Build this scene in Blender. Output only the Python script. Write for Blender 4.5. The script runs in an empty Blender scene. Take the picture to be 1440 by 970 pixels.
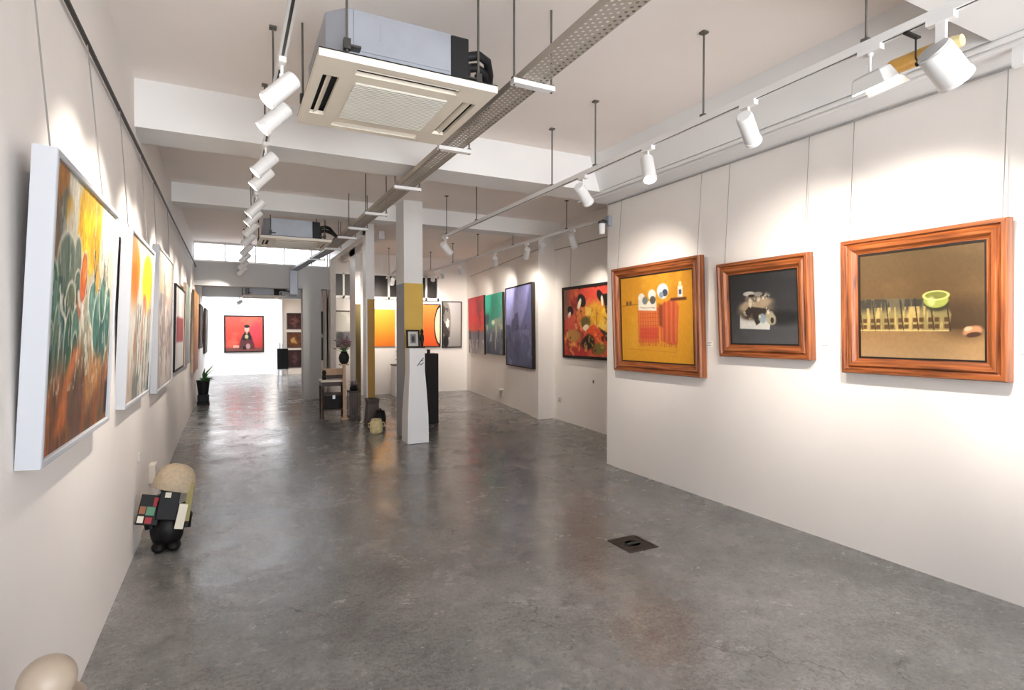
import bpy, math, random
import numpy as np
from mathutils import Vector, Matrix, Quaternion
random.seed(7)
SC = bpy.context.scene
COL = SC.collection
PI = math.pi

# ------------------------------------------------------------------ materials
def lin(c):
    return tuple((x/12.92 if x <= 0.04045 else ((x+0.055)/1.055)**2.4) for x in c)
def rgb(r, g, b):
    return lin((r/255, g/255, b/255)) + (1,)
MATS = {}
def mat(name, col, rough=0.6, metal=0.0, noise=0.0, nscale=8.0, bump=0.0, bscale=60.0, spec=0.5, emit=None, estr=0.0):
    if name in MATS: return MATS[name]
    m = bpy.data.materials.new(name); m.use_nodes = True
    nt = m.node_tree; b = nt.nodes['Principled BSDF']
    b.inputs['Base Color'].default_value = col
    b.inputs['Roughness'].default_value = rough
    b.inputs['Metallic'].default_value = metal
    b.inputs['Specular IOR Level'].default_value = spec
    tc = nt.nodes.new('ShaderNodeTexCoord')
    if noise > 0:
        n = nt.nodes.new('ShaderNodeTexNoise'); n.inputs['Scale'].default_value = nscale; n.inputs['Detail'].default_value = 5
        nt.links.new(tc.outputs['Object'], n.inputs['Vector'])
        r = nt.nodes.new('ShaderNodeMapRange'); r.inputs['From Min'].default_value = 0.3; r.inputs['From Max'].default_value = 0.7
        r.inputs['To Min'].default_value = 1-noise; r.inputs['To Max'].default_value = 1+noise*0.5
        nt.links.new(n.outputs['Fac'], r.inputs['Value'])
        mx = nt.nodes.new('ShaderNodeVectorMath'); mx.operation = 'MULTIPLY'
        mx.inputs[0].default_value = col[:3]
        nt.links.new(r.outputs['Result'], mx.inputs[1])
        nt.links.new(mx.outputs['Vector'], b.inputs['Base Color'])
    if bump > 0:
        n2 = nt.nodes.new('ShaderNodeTexNoise'); n2.inputs['Scale'].default_value = bscale; n2.inputs['Detail'].default_value = 4
        nt.links.new(tc.outputs['Object'], n2.inputs['Vector'])
        bp = nt.nodes.new('ShaderNodeBump'); bp.inputs['Strength'].default_value = bump; bp.inputs['Distance'].default_value = 0.01
        nt.links.new(n2.outputs['Fac'], bp.inputs['Height']); nt.links.new(bp.outputs['Normal'], b.inputs['Normal'])
    if emit:
        b.inputs['Emission Color'].default_value = emit; b.inputs['Emission Strength'].default_value = estr
    MATS[name] = m
    return m

WALL = mat('wall_paint', rgb(230, 225, 221), 0.75, noise=0.03, nscale=1.3, bump=0.12, bscale=14)
CEIL = mat('ceiling_paint', rgb(243, 236, 231), 0.85, noise=0.03, nscale=1.1)
BEAM = mat('beam_paint', rgb(228, 228, 228), 0.8, noise=0.03, nscale=2)
WHITE = mat('white_paint', rgb(236, 236, 236), 0.45)
LAMPW = mat('lamp_white', rgb(222, 222, 222), 0.35)
FRAMEW = mat('frame_white', rgb(184, 187, 193), 0.5)
DARK = mat('dark_metal', rgb(60, 58, 56), 0.5, metal=0.3)
ROD = mat('rod_steel', rgb(96, 92, 88), 0.5, metal=0.3)
RAILG = mat('rail_grey', rgb(150, 148, 146), 0.5)
CORDG = mat('cord_grey', rgb(128, 125, 122), 0.6)
BLACK = mat('black_plastic', rgb(22, 22, 24), 0.55, spec=.35)
BLKFRAME = mat('black_wood', rgb(28, 23, 20), 0.6, spec=.3)
BROWNDK = mat('dark_wood', rgb(62, 44, 34), 0.5, noise=0.35, nscale=14)
CREAM = mat('aged_cream_plastic', rgb(228, 220, 206), 0.5, noise=0.05, nscale=4)
GRILLE = mat('grille_grey', rgb(206, 204, 196), 0.6)
STEEL = mat('galvanised_sheet', rgb(156, 161, 171), 0.42, metal=0.35, noise=0.08, nscale=5)
ALU = mat('aluminium', rgb(200, 203, 206), 0.35, metal=0.5)
MUSTARD = mat('mustard_paint', rgb(214, 178, 84), 0.65, noise=0.05, nscale=3)
OCHRE = mat('ochre_paint', rgb(182, 142, 76), 0.65, noise=0.1, nscale=3)
OLIVEP = mat('olive_paint', rgb(128, 110, 62), 0.65)
BLUEGREY = mat('bluegrey_paint', rgb(150, 152, 158), 0.7)
LINTELGREY = mat('grey_paint', rgb(184, 188, 190), 0.8)
AMBER = mat('amber_glass', rgb(214, 168, 84), 0.3, noise=0.25, nscale=18)
BULB = mat('lamp_glow', rgb(255, 240, 215), 0.4, emit=(1, 0.90, 0.76, 1), estr=9)
STRAW = mat('straw_beige', rgb(186, 168, 142), 0.75, noise=0.15, nscale=40, bump=0.3, bscale=90)
BLKGLAZE = mat('black_glaze', rgb(16, 14, 14), 0.5, noise=0.3, nscale=20, spec=.3)
REDP = mat('red_patch', rgb(168, 40, 48), 0.6)
GREENP = mat('green_patch', rgb(90, 140, 110), 0.6)
CREAMP = mat('cream_patch', rgb(226, 218, 200), 0.6)
RUSTP = mat('rust_patch', rgb(150, 92, 60), 0.6)
OLIVE = mat('olive_cloth', rgb(150, 140, 88), 0.7)
CERAM = mat('pale_ceramic', rgb(176, 160, 142), 0.35, noise=0.08, nscale=9)
CREAMPOT = mat('cream_ceramic', rgb(216, 200, 150), 0.4, noise=0.2, nscale=22)
GREY_TAUPE = mat('taupe_ceramic', rgb(92, 80, 74), 0.5, noise=0.2, nscale=8)
LEAF = mat('leaf_green', rgb(84, 138, 76), 0.5, noise=0.3, nscale=15)
PINK = mat('petal_pink', rgb(206, 150, 168), 0.6, noise=0.15, nscale=30)
MAUVE = mat('petal_mauve', rgb(176, 154, 156), 0.7, noise=0.2, nscale=30)
PAPER = mat('paper', rgb(238, 236, 232), 0.8)
INK = mat('ink', rgb(110, 110, 112), 0.8)
TANWOOD = mat('tan_wood', rgb(190, 160, 130), 0.6, noise=0.15, nscale=12)
DARKGLASS = mat('dark_glass', rgb(34, 26, 24), 0.45, noise=0.3, nscale=3)
IRON = mat('rusted_iron', rgb(58, 48, 42), 0.55, metal=0.3, noise=0.4, nscale=25, bump=0.3, bscale=120)
CREAMWALL = mat('cream_paint', rgb(222, 206, 188), 0.75)

def wood_frame_mat():
    m = bpy.data.materials.new('varnished_wood'); m.use_nodes = True
    nt = m.node_tree; b = nt.nodes['Principled BSDF']
    uv = nt.nodes.new('ShaderNodeUVMap')
    mp = nt.nodes.new('ShaderNodeMapping'); mp.inputs['Scale'].default_value = (1.6, 34, 1)
    nt.links.new(uv.outputs['UV'], mp.inputs['Vector'])
    n = nt.nodes.new('ShaderNodeTexNoise'); n.inputs['Scale'].default_value = 1.6; n.inputs['Detail'].default_value = 6; n.inputs['Distortion'].default_value = 0.6
    nt.links.new(mp.outputs['Vector'], n.inputs['Vector'])
    cr = nt.nodes.new('ShaderNodeValToRGB')
    e = cr.color_ramp.elements
    e[0].position = 0.28; e[0].color = rgb(70, 36, 18)
    e[1].position = 0.75; e[1].color = rgb(164, 98, 52)
    k = cr.color_ramp.elements.new(0.5); k.color = rgb(130, 70, 34)
    nt.links.new(n.outputs['Fac'], cr.inputs['Fac']); nt.links.new(cr.outputs['Color'], b.inputs['Base Color'])
    b.inputs['Roughness'].default_value = 0.38
    return m
WOODF = wood_frame_mat()

def canvas_mat(name, rough):
    m = bpy.data.materials.new(name); m.use_nodes = True
    nt = m.node_tree; b = nt.nodes['Principled BSDF']
    a = nt.nodes.new('ShaderNodeAttribute'); a.attribute_name = 'paint'
    tc = nt.nodes.new('ShaderNodeTexCoord')
    n = nt.nodes.new('ShaderNodeTexNoise'); n.inputs['Scale'].default_value = 120; n.inputs['Detail'].default_value = 3
    nt.links.new(tc.outputs['Object'], n.inputs['Vector'])
    bp = nt.nodes.new('ShaderNodeBump'); bp.inputs['Strength'].default_value = 0.15; bp.inputs['Distance'].default_value = 0.004
    nt.links.new(n.outputs['Fac'], bp.inputs['Height']); nt.links.new(bp.outputs['Normal'], b.inputs['Normal'])
    nt.links.new(a.outputs['Color'], b.inputs['Base Color'])
    b.inputs['Roughness'].default_value = rough
    b.inputs['Specular IOR Level'].default_value = 0.3
    return m
CANVAS = canvas_mat('oil_paint', 0.55)

def floor_mat():
    m = bpy.data.materials.new('polished_concrete'); m.use_nodes = True
    nt = m.node_tree; b = nt.nodes['Principled BSDF']; L = nt.links.new
    tc = nt.nodes.new('ShaderNodeTexCoord')
    def noise(scale, detail, rough=0.6, dist=0.0):
        n = nt.nodes.new('ShaderNodeTexNoise'); n.inputs['Scale'].default_value = scale; n.inputs['Detail'].default_value = detail
        n.inputs['Roughness'].default_value = rough; n.inputs['Distortion'].default_value = dist
        L(tc.outputs['Object'], n.inputs['Vector']); return n
    def ramp(src, stops):
        r = nt.nodes.new('ShaderNodeValToRGB'); el = r.color_ramp.elements
        el[0].position, el[0].color = stops[0]; el[1].position, el[1].color = stops[-1]
        for p, c in stops[1:-1]:
            k = el.new(p); k.color = c
        L(src, r.inputs['Fac']); return r
    def mix(kind, fac, a, c):
        x = nt.nodes.new('ShaderNodeMixRGB'); x.blend_type = kind; x.inputs['Fac'].default_value = fac
        L(a, x.inputs['Color1']); L(c, x.inputs['Color2']); return x
    big = ramp(noise(1.1, 7, 0.66, 0.4).outputs['Fac'], [(0.3, rgb(100, 99, 98)), (0.5, rgb(119, 118, 116)), (0.7, rgb(138, 136, 134))])
    mid = ramp(noise(7, 9, 0.75, 0.25).outputs['Fac'], [(0.28, (0.5, 0.5, 0.5, 1)), (0.48, (0.95, 0.95, 0.95, 1)), (0.72, (1.4, 1.4, 1.4, 1))])
    fine = ramp(noise(48, 8, 0.85, 0.15).outputs['Fac'], [(0.32, (0.28, 0.27, 0.26, 1)), (0.46, (0.95, 0.95, 0.95, 1)), (0.68, (1.5, 1.5, 1.5, 1))])
    c1 = mix('MULTIPLY', 0.6, big.outputs['Color'], mid.outputs['Color'])
    sp = ramp(noise(19, 7, 0.8, 0.1).outputs['Fac'], [(0.34, (0.5, 0.49, 0.48, 1)), (0.45, (1, 1, 1, 1)), (0.66, (1.2, 1.2, 1.2, 1))])
    c15 = mix('MULTIPLY', 0.7, c1.outputs['Color'], sp.outputs['Color'])
    c2 = mix('MULTIPLY', 0.9, c15.outputs['Color'], fine.outputs['Color'])
    # pits and fine cracks
    v = nt.nodes.new('ShaderNodeTexVoronoi'); v.feature = 'DISTANCE_TO_EDGE'; v.inputs['Scale'].default_value = 1.3
    ns = noise(5, 4); vm = nt.nodes.new('ShaderNodeVectorMath'); vm.operation = 'MULTIPLY_ADD'
    vm.inputs[1].default_value = (0.35, 0.35, 0.35); L(ns.outputs['Color'], vm.inputs[0]); L(tc.outputs['Object'], vm.inputs[2])
    L(vm.outputs['Vector'], v.inputs['Vector'])
    crack = ramp(v.outputs['Distance'], [(0.0, (0.35, 0.33, 0.32, 1)), (0.012, (1, 1, 1, 1))])
    gate = ramp(noise(0.9, 3).outputs['Fac'], [(0.54, (0, 0, 0, 1)), (0.62, (1, 1, 1, 1))])
    c3 = nt.nodes.new('ShaderNodeMixRGB'); c3.blend_type = 'MULTIPLY'
    L(gate.outputs['Color'], c3.inputs['Fac']); L(c2.outputs['Color'], c3.inputs['Color1']); L(crack.outputs['Color'], c3.inputs['Color2'])
    L(c3.outputs['Color'], b.inputs['Base Color'])
    rr = nt.nodes.new('ShaderNodeMapRange'); rr.inputs['From Min'].default_value = 0.3; rr.inputs['From Max'].default_value = 0.7
    rr.inputs['To Min'].default_value = 0.10; rr.inputs['To Max'].default_value = 0.36
    L(noise(2.2, 7, 0.7, 0.2).outputs['Fac'], rr.inputs['Value']); L(rr.outputs['Result'], b.inputs['Roughness'])
    bp = nt.nodes.new('ShaderNodeBump'); bp.inputs['Strength'].default_value = 0.3; bp.inputs['Distance'].default_value = 0.014
    L(noise(7, 7, 0.6).outputs['Fac'], bp.inputs['Height']); L(bp.outputs['Normal'], b.inputs['Normal'])
    b.inputs['Specular IOR Level'].default_value = 0.75
    return m
FLOOR = floor_mat()

def perforated_mat():
    m = bpy.data.materials.new('perforated_steel'); m.use_nodes = True
    nt = m.node_tree; b = nt.nodes['Principled BSDF']; L = nt.links.new
    b.inputs['Base Color'].default_value = rgb(164, 156, 146); b.inputs['Roughness'].default_value = 0.55; b.inputs['Metallic'].default_value = 0.1
    tc = nt.nodes.new('ShaderNodeTexCoord'); sp = nt.nodes.new('ShaderNodeSeparateXYZ'); L(tc.outputs['Object'], sp.inputs['Vector'])
    def ma(op, a, c=None):
        x = nt.nodes.new('ShaderNodeMath'); x.operation = op
        for i, q in enumerate((a, c)):
            if q is None: continue
            if isinstance(q, (int, float)): x.inputs[i].default_value = q
            else: L(q, x.inputs[i])
        return x.outputs[0]
    P = 0.026
    px = ma('DIVIDE', sp.outputs['X'], P); py = ma('DIVIDE', sp.outputs['Y'], P*1.5)
    row = ma('FLOOR', px); off = ma('MULTIPLY', ma('MODULO', ma('ABSOLUTE', row), 2.0), 0.5)
    fx = ma('SUBTRACT', ma('FRACT', px), 0.5); fy = ma('SUBTRACT', ma('FRACT', ma('ADD', py, off)), 0.5)
    d = ma('ADD', ma('MULTIPLY', fx, fx), ma('MULTIPLY', ma('MULTIPLY', fy, fy), 1.6))
    hole = ma('LESS_THAN', d, 0.085)
    tr = nt.nodes.new('ShaderNodeBsdfTransparent'); mx = nt.nodes.new('ShaderNodeMixShader')
    L(hole, mx.inputs['Fac']); L(b.outputs['BSDF'], mx.inputs[1]); L(tr.outputs['BSDF'], mx.inputs[2])
    L(mx.outputs['Shader'], nt.nodes['Material Output'].inputs['Surface'])
    return m
PERF = perforated_mat()

def pane_mat():
    m = bpy.data.materials.new('window_glass'); m.use_nodes = True
    nt = m.node_tree; nt.nodes.remove(nt.nodes['Principled BSDF'])
    tr = nt.nodes.new('ShaderNodeBsdfTransparent'); gl = nt.nodes.new('ShaderNodeBsdfGlossy'); gl.inputs['Roughness'].default_value = 0.02
    fr = nt.nodes.new('ShaderNodeFresnel'); mx = nt.nodes.new('ShaderNodeMixShader')
    nt.links.new(fr.outputs[0], mx.inputs['Fac']); nt.links.new(tr.outputs[0], mx.inputs[1]); nt.links.new(gl.outputs[0], mx.inputs[2])
    nt.links.new(mx.outputs[0], nt.nodes['Material Output'].inputs['Surface'])
    return m
PANE = pane_mat()

# ------------------------------------------------------------------ mesh helpers
class MB:
    def __init__(s): s.v = []; s.f = []; s.uv = None
    def add(s, vs, fs):
        o = len(s.v); s.v += [tuple(p) for p in vs]; s.f += [tuple(i+o for i in f) for f in fs]; return s
    def box(s, x0, x1, y0, y1, z0, z1):
        return s.add([(x0,y0,z0),(x1,y0,z0),(x1,y1,z0),(x0,y1,z0),(x0,y0,z1),(x1,y0,z1),(x1,y1,z1),(x0,y1,z1)],
                     [(0,3,2,1),(4,5,6,7),(0,1,5,4),(1,2,6,5),(2,3,7,6),(3,0,4,7)])
    def hexa(s, b, t):
        return s.add(list(b)+list(t), [(3,2,1,0),(4,5,6,7),(0,1,5,4),(1,2,6,5),(2,3,7,6),(3,0,4,7)])
    def prism(s, poly, z0, z1):
        n = len(poly)
        return s.add([(x,y,z0) for x,y in poly]+[(x,y,z1) for x,y in poly],
                     [tuple(reversed(range(n))), tuple(range(n,2*n))]+[(i,(i+1)%n,n+(i+1)%n,n+i) for i in range(n)])
    def extr(s, poly, axis, a, b):
        # poly in the two other axes (order: y,z for x ; x,z for y)
        def P(u, v, w): return (w,u,v) if axis == 'x' else (u,w,v)
        n = len(poly)
        return s.add([P(u,v,a) for u,v in poly]+[P(u,v,b) for u,v in poly],
                     [tuple(reversed(range(n))), tuple(range(n,2*n))]+[(i,(i+1)%n,n+(i+1)%n,n+i) for i in range(n)])
    def tube(s, pts, r, n=8):
        pts = [Vector(p) for p in pts]; rs = r if isinstance(r, (list, tuple)) else [r]*len(pts)
        rings = []; ref = None
        for i, p in enumerate(pts):
            d = (pts[min(i+1,len(pts)-1)]-pts[max(i-1,0)]).normalized()
            if ref is None: ref = Vector((0,0,1)) if abs(d.z) < 0.9 else Vector((1,0,0))
            a = d.cross(ref).normalized(); b2 = d.cross(a).normalized(); ref = a.cross(d).normalized() if False else ref
            rings.append([p+(a*math.cos(2*PI*k/n)+b2*math.sin(2*PI*k/n))*rs[i] for k in range(n)])
        vs = [q for rg in rings for q in rg]; fs = []
        for i in range(len(pts)-1):
            for k in range(n): fs.append((i*n+k, i*n+(k+1)%n, (i+1)*n+(k+1)%n, (i+1)*n+k))
        fs.append(tuple(reversed(range(n)))); fs.append(tuple(range((len(pts)-1)*n, len(pts)*n)))
        return s.add(vs, fs)
    def lathe(s, prof, n=24, c=(0,0,0), sx=1, sy=1):
        vs = []; fs = []
        for r, z in prof:
            for k in range(n): vs.append((c[0]+r*sx*math.cos(2*PI*k/n), c[1]+r*sy*math.sin(2*PI*k/n), c[2]+z))
        for i in range(len(prof)-1):
            for k in range(n): fs.append((i*n+k, i*n+(k+1)%n, (i+1)*n+(k+1)%n, (i+1)*n+k))
        fs.append(tuple(reversed(range(n)))); fs.append(tuple(range((len(prof)-1)*n, len(prof)*n)))
        return s.add(vs, fs)
    def ball(s, c, rx, ry, rz, n=16, m=10):
        return s.lathe([(max(1e-4, math.sin(PI*i/m)), -math.cos(PI*i/m)*rz) for i in range(m+1)], n, c, rx, ry)
    def leaf(s, p, d, up, l, w):
        p = Vector(p); d = Vector(d).normalized(); sd = d.cross(Vector(up)).normalized(); nn = sd.cross(d)
        return s.add([p, p+d*l*.4+sd*w*.5+nn*l*.08, p+d*l-nn*l*.12, p+d*l*.4-sd*w*.5+nn*l*.08, p+d*l*.45+nn*l*.03],
                     [(0,1,4),(1,2,4),(2,3,4),(3,0,4)])
    def build(s, name, m, parent=None, smooth=False, bevel=0.0, xf=None):
        me = bpy.data.meshes.new(name)
        vs = s.v if xf is None else [tuple(xf @ Vector(p)) for p in s.v]
        me.from_pydata(vs, [], s.f); me.update()
        if s.uv:
            l = me.uv_layers.new(name='UVMap')
            for i, q in enumerate(s.uv): l.data[i].uv = q
        me.materials.append(m)
        if smooth:
            me.shade_smooth()
            me.set_sharp_from_angle(angle=math.radians(38))
        o = bpy.data.objects.new(name, me); COL.objects.link(o)
        if parent: o.parent = parent
        if bevel:
            b = o.modifiers.new('bevel', 'BEVEL'); b.width = bevel; b.segments = 2; b.limit_method = 'ANGLE'
        return o
def tag(o, label=None, cat=None, group=None, kind=None):
    if label: o['label'] = label
    if cat: o['category'] = cat
    if group: o['group'] = group
    if kind: o['kind'] = kind
    return o
def empty(name, loc=(0,0,0), label=None, cat=None, group=None, M=None):
    o = bpy.data.objects.new(name, None); COL.objects.link(o)
    o.empty_display_size = 0.1
    if M is not None: o.matrix_world = M
    else: o.location = loc
    return tag(o, label, cat, group)
def struct(name, mb, m, label=None, bevel=0.0, parent=None):
    o = mb.build(name, m, parent, bevel=bevel)
    if parent is None:
        o['kind'] = 'structure'
        if label: o['label'] = label
    return o
def B(x0,x1,y0,y1,z0,z1): return MB().box(x0,x1,y0,y1,z0,z1)

# ------------------------------------------------------------------ dimensions of the place (metres)
XL, XR, ZC = -0.60, 3.887, 3.33
def fz(y): return 0.0 if y < 5 else (0.12*(y-5)/4 if y < 9 else 0.12)

# floor: level in the front room, rising gently towards the back
fm = MB(); ys = [-2.2, 5, 5.5, 6, 6.5, 7, 7.5, 8, 8.5, 9, 14, 21.4]
xs = [-1.6, 6.0]
for y in ys:
    for x in xs: fm.v.append((x, y, fz(y)))
for i in range(len(ys)-1): fm.f.append((2*i, 2*i+1, 2*i+3, 2*i+2))
fo = struct('floor', fm, FLOOR, 'polished grey concrete floor')

struct('ceiling', B(-0.9, 6.0, -2.2, 12.6, ZC, ZC+0.12), CEIL, 'white plaster ceiling of the long gallery')
# walls
struct('wall_left', B(XL-0.3, XL, 4.86, 18.4, -0.05, ZC+0.1), WALL, 'long white wall hung with paintings')
struct('wall_left_front', B(XL-0.3, XL+0.012, -2.2, 4.86, -0.05, ZC+0.1), WALL, 'front stretch of the white wall')
struct('wall_right', B(XR, XR+0.983, -2.2, 5.24, -0.05, ZC), WALL, 'white partition wall with wood-framed still lifes')
struct('wall_alcove', B(4.87, 5.17, 5.24, 8.04, -0.05, ZC), WALL, 'white alcove wall with the red figures painting')
ang = MB()
A0, A1 = (4.56, 8.03), (5.24, 12.55)
ang.prism([A0, (4.90, 8.03), (5.5, 8.2), (5.5, 12.8), (5.237, 12.8), A1], -0.05, ZC)
struct('wall_right_rear', ang, WALL, 'slanting white wall with three tall abstract canvases')
struct('wall_cross', B(1.95, 5.5, 12.8, 13.0, -0.05, ZC), WALL, 'white cross wall at the back of the side room')
struct('wall_cross_end', B(1.95, 2.06, 12.45, 13.6, -0.05, ZC), WALL, 'end of the cross wall')
struct('wall_recess', B(1.60, 2.5, 13.6, 13.7, -0.05, 2.95), WALL, 'narrow wall behind the grey pier')
struct('wall_left_rear', B(-1.5, -1.2, 18.4, 21.4, -0.05, 4.2), WALL)
struct('wall_left_return', B(-1.5, XL-0.3, 18.25, 18.4, -0.05, 4.2), WALL)
struct('wall_end', B(-1.5, 1.46, 21.0, 21.2, -0.05, 4.2), WALL, 'brightly daylit white end wall')
struct('wall_end_right', B(1.46, 3.0, 20.6, 20.8, -0.05, 2.9), CREAMWALL, 'cream wall with three small dark pictures')
struct('wall_rear_right', B(2.7, 2.8, 13.7, 20.6, -0.05, 2.9), WALL)
struct('trim_1', B(1.42, 1.62, 20.4, 20.6, 0.1, 2.9), WHITE, 'white jamb at the end of the daylit room')
# low ceiling of the rear room, roofs and lintels
struct('ceiling_rear', B(-0.9, 2.9, 12.9, 16.4, 2.83, 2.93), CEIL, 'low ceiling of the rear room')
struct('ceiling_rear_right', B(1.5, 2.9, 16.4, 20.8, 2.7, 2.8), CEIL)
struct('lintel_front', B(-0.9, 2.05, 12.6, 12.9, 2.47, 2.94), LINTELGREY, 'grey lintel under the high window')
struct('lintel_rear', B(-0.9, 2.7, 16.1, 16.4, 2.47, 2.83), LINTELGREY, 'grey lintel before the daylit end room')
struct('pier', B(1.40, 1.77, 12.56, 12.9, 0.05, 2.50), LINTELGREY, 'pale grey pier under the lintel')
struct('roof_side', B(1.95, 6.0, 12.6, 13.2, ZC, ZC+0.12), CEIL)
# beams
struct('ceiling_beam', B(XL-0.1, 3.5, 4.80, 5.20, 2.985, ZC+0.02), BEAM, 'deep white beam across the front room')
struct('ceiling_beam.001', B(XL-0.1, 4.9, 7.85, 8.15, 3.10, ZC+0.02), BEAM, 'shallow white beam beside the column')
struct('ceiling_beam.002', B(XL-0.1, 3.63, 0.55, 1.45, 2.985, ZC+0.02), BEAM, 'near white beam at the top right corner')
lb = MB().extr([(3.33, ZC+0.02), (3.46, 2.99), (XR+0.02, 2.99), (XR+0.02, ZC+0.02)], 'y', -2.2, 5.24)
struct('ceiling_beam.003', lb, BEAM, 'long white downstand above the right wall')
struct('trim_2', B(3.645, 3.685, 1.39, 1.44, 2.89, 2.99), WHITE, 'small white tab under the downstand')
# shop front behind the camera: framed glazing
sf = empty('window_2'); sf['kind'] = 'structure'
fr = MB()
for x in (-0.6, 0.5, 1.62, 2.74, 3.83): fr.box(x, x+0.06, -2.16, -2.08, 0.0, 3.0)
fr.box(-0.6, 3.887, -2.16, -2.08, 2.94, 3.0).box(-0.6, 3.887, -2.16, -2.08, 0.0, 0.3)
fr.build('window_frame', WHITE, sf)
B(-0.6, 3.887, -2.125, -2.115, 0.3, 2.94).build('window_pane', PANE, sf)
struct('wall_front', B(-0.9, 6.0, -2.2, -2.05, 3.0, ZC), WALL)
# clerestory
w1 = empty('window_1'); w1['kind'] = 'structure'; w1['label'] = 'high window strip of bright sky above the grey lintel'
fr = MB()
for x in (-0.6, -0.05, 0.5, 1.05, 1.60, 1.92): fr.box(x-0.012, x+0.012, 12.62, 12.66, 2.94, ZC)
fr.box(-0.6, 1.95, 12.60, 12.68, 2.94, 2.97).box(-0.6, 1.95, 12.60, 12.68, ZC-0.035, ZC).build('window_frame', WHITE, w1)
B(-0.6, 1.95, 12.635, 12.645, 2.96, ZC-0.03).build('window_pane', PANE, w1)
# column, white above and mustard / grey below
col = empty('column', (0,0,0)); col['kind'] = 'structure'; col['label'] = 'square column, white above and mustard below'
cx0, cx1, cy0, cy1 = 2.135, 2.40, 7.47, 7.86
B(cx0, cx1, cy0, cy1, 2.2, ZC).build('column_upper', BEAM, col)
B(cx0, cx1, cy0, cy1, 0.05, 2.2).build('column_lower', BLUEGREY, col)
B(cx0+0.003, cx1+0.004, cy0-0.006, cy1-0.1, 0.05, 2.2).build('column_face', MUSTARD, col)
# post-and-header screen beside the passage
sc = empty('screen_frame'); sc['kind'] = 'structure'; sc['label'] = 'white post and header screen beside the passage'
B(1.95, 2.06, 8.99, 12.45, 3.10, 3.27).build('header', WHITE, sc)
B(1.95, 2.085, 8.98, 9.22, 2.06, 3.27).build('post', WHITE, sc)
B(1.95, 1.968, 8.98, 9.22, 0.1, 2.06).build('post', WHITE, sc)
B(1.968, 2.085, 8.98, 9.22, 0.1, 2.06).build('post', OCHRE, sc)
B(2.24, 2.34, 11.3, 11.85, 0.1, 3.24).build('post', WHITE, sc)
B(2.245, 2.345, 11.29, 11.4, 0.1, 2.1).build('post', OLIVEP, sc)
B(2.24, 2.33, 9.3, 12.8, 3.09, 3.22).build('header', WHITE, sc)
# dark transom windows in the cross wall
for i, (x0, x1) in enumerate(((1.98, 2.46), (2.86, 3.55), (3.75, 4.45))):
    w = empty('window_%d' % (3+i)); w['kind'] = 'structure'
    f = MB().box(x0-0.05, x1+0.05, 12.74, 12.80, 2.30, 2.36).box(x0-0.05, x1+0.05, 12.74, 12.8, 2.84, 2.88)
    for x in (x0-0.03, x0+0.62*(x1-x0), x1+0.03): f.box(x-0.022, x+0.022, 12.74, 12.8, 2.3, 2.88)
    f.build('window_frame', WHITE, w)
    B(x0, x1, 12.775, 12.795, 2.36, 2.84).build('window_pane', DARKGLASS, w)
# picture rails
def rail(name, p, q, r, m, label):
    o = MB().tube([p, q], r, 8).build(name, m); return tag(o, label, kind='structure')
rail('trim_3', (XL+0.035, -1, 2.83), (XL+0.035, 16.4, 2.83), 0.011, DARK, 'dark picture rail along the left wall')
rail('trim_4', (XR-0.02, -1, 2.975), (XR-0.02, 5.2, 2.975), 0.007, RAILG, 'slim picture rail under the right downstand')
rail('trim_5', (4.85, 5.3, 2.90), (4.85, 8.0, 2.90), 0.007, RAILG, 'slim picture rail in the alcove')
rail('trim_6', (A0[0]-0.012, A0[1], 2.9), (A1[0]-0.012, A1[1], 2.9), 0.007, RAILG, 'slim picture rail on the slanting wall')

# conduits under the downstand
for i, x in enumerate((3.475, 3.55)):
    o = MB().tube([(x, -1.5, 2.972), (x, 5.22, 2.972)], 0.016, 10).build('conduit', LAMPW, smooth=True)
    tag(o, ('grey conduit pipe along the downstand edge, nearer the room', 'grey conduit pipe along the downstand, nearer the wall')[i], 'conduit')

# ------------------------------------------------------------------ painting the canvases
def _hash(ix, iy, seed):
    n = (ix*374761393 + iy*668265263 + seed*144665) & 0x7fffffff
    n = ((n ^ (n >> 13))*1274126177) & 0x7fffffff
    return ((n ^ (n >> 16)) & 0xffff)/65535.0
def vnoise(x, y, seed=0):
    ix = np.floor(x).astype(np.int64); iy = np.floor(y).astype(np.int64)
    fx = x-ix; fy = y-iy; fx = fx*fx*(3-2*fx); fy = fy*fy*(3-2*fy)
    a = _hash(ix, iy, seed); b = _hash(ix+1, iy, seed); c = _hash(ix, iy+1, seed); d = _hash(ix+1, iy+1, seed)
    return (a*(1-fx)+b*fx)*(1-fy)+(c*(1-fx)+d*fx)*fy
def fbm(x, y, seed=0, o=4):
    s = 0; a = 0.5; t = 0
    for i in range(o):
        s = s+a*vnoise(x*2**i, y*2**i, seed+i*17); t += a; a *= 0.55
    return s/t
def ss(e0, e1, x):
    t = np.clip((x-e0)/(e1-e0), 0, 1); return t*t*(3-2*t)
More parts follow.
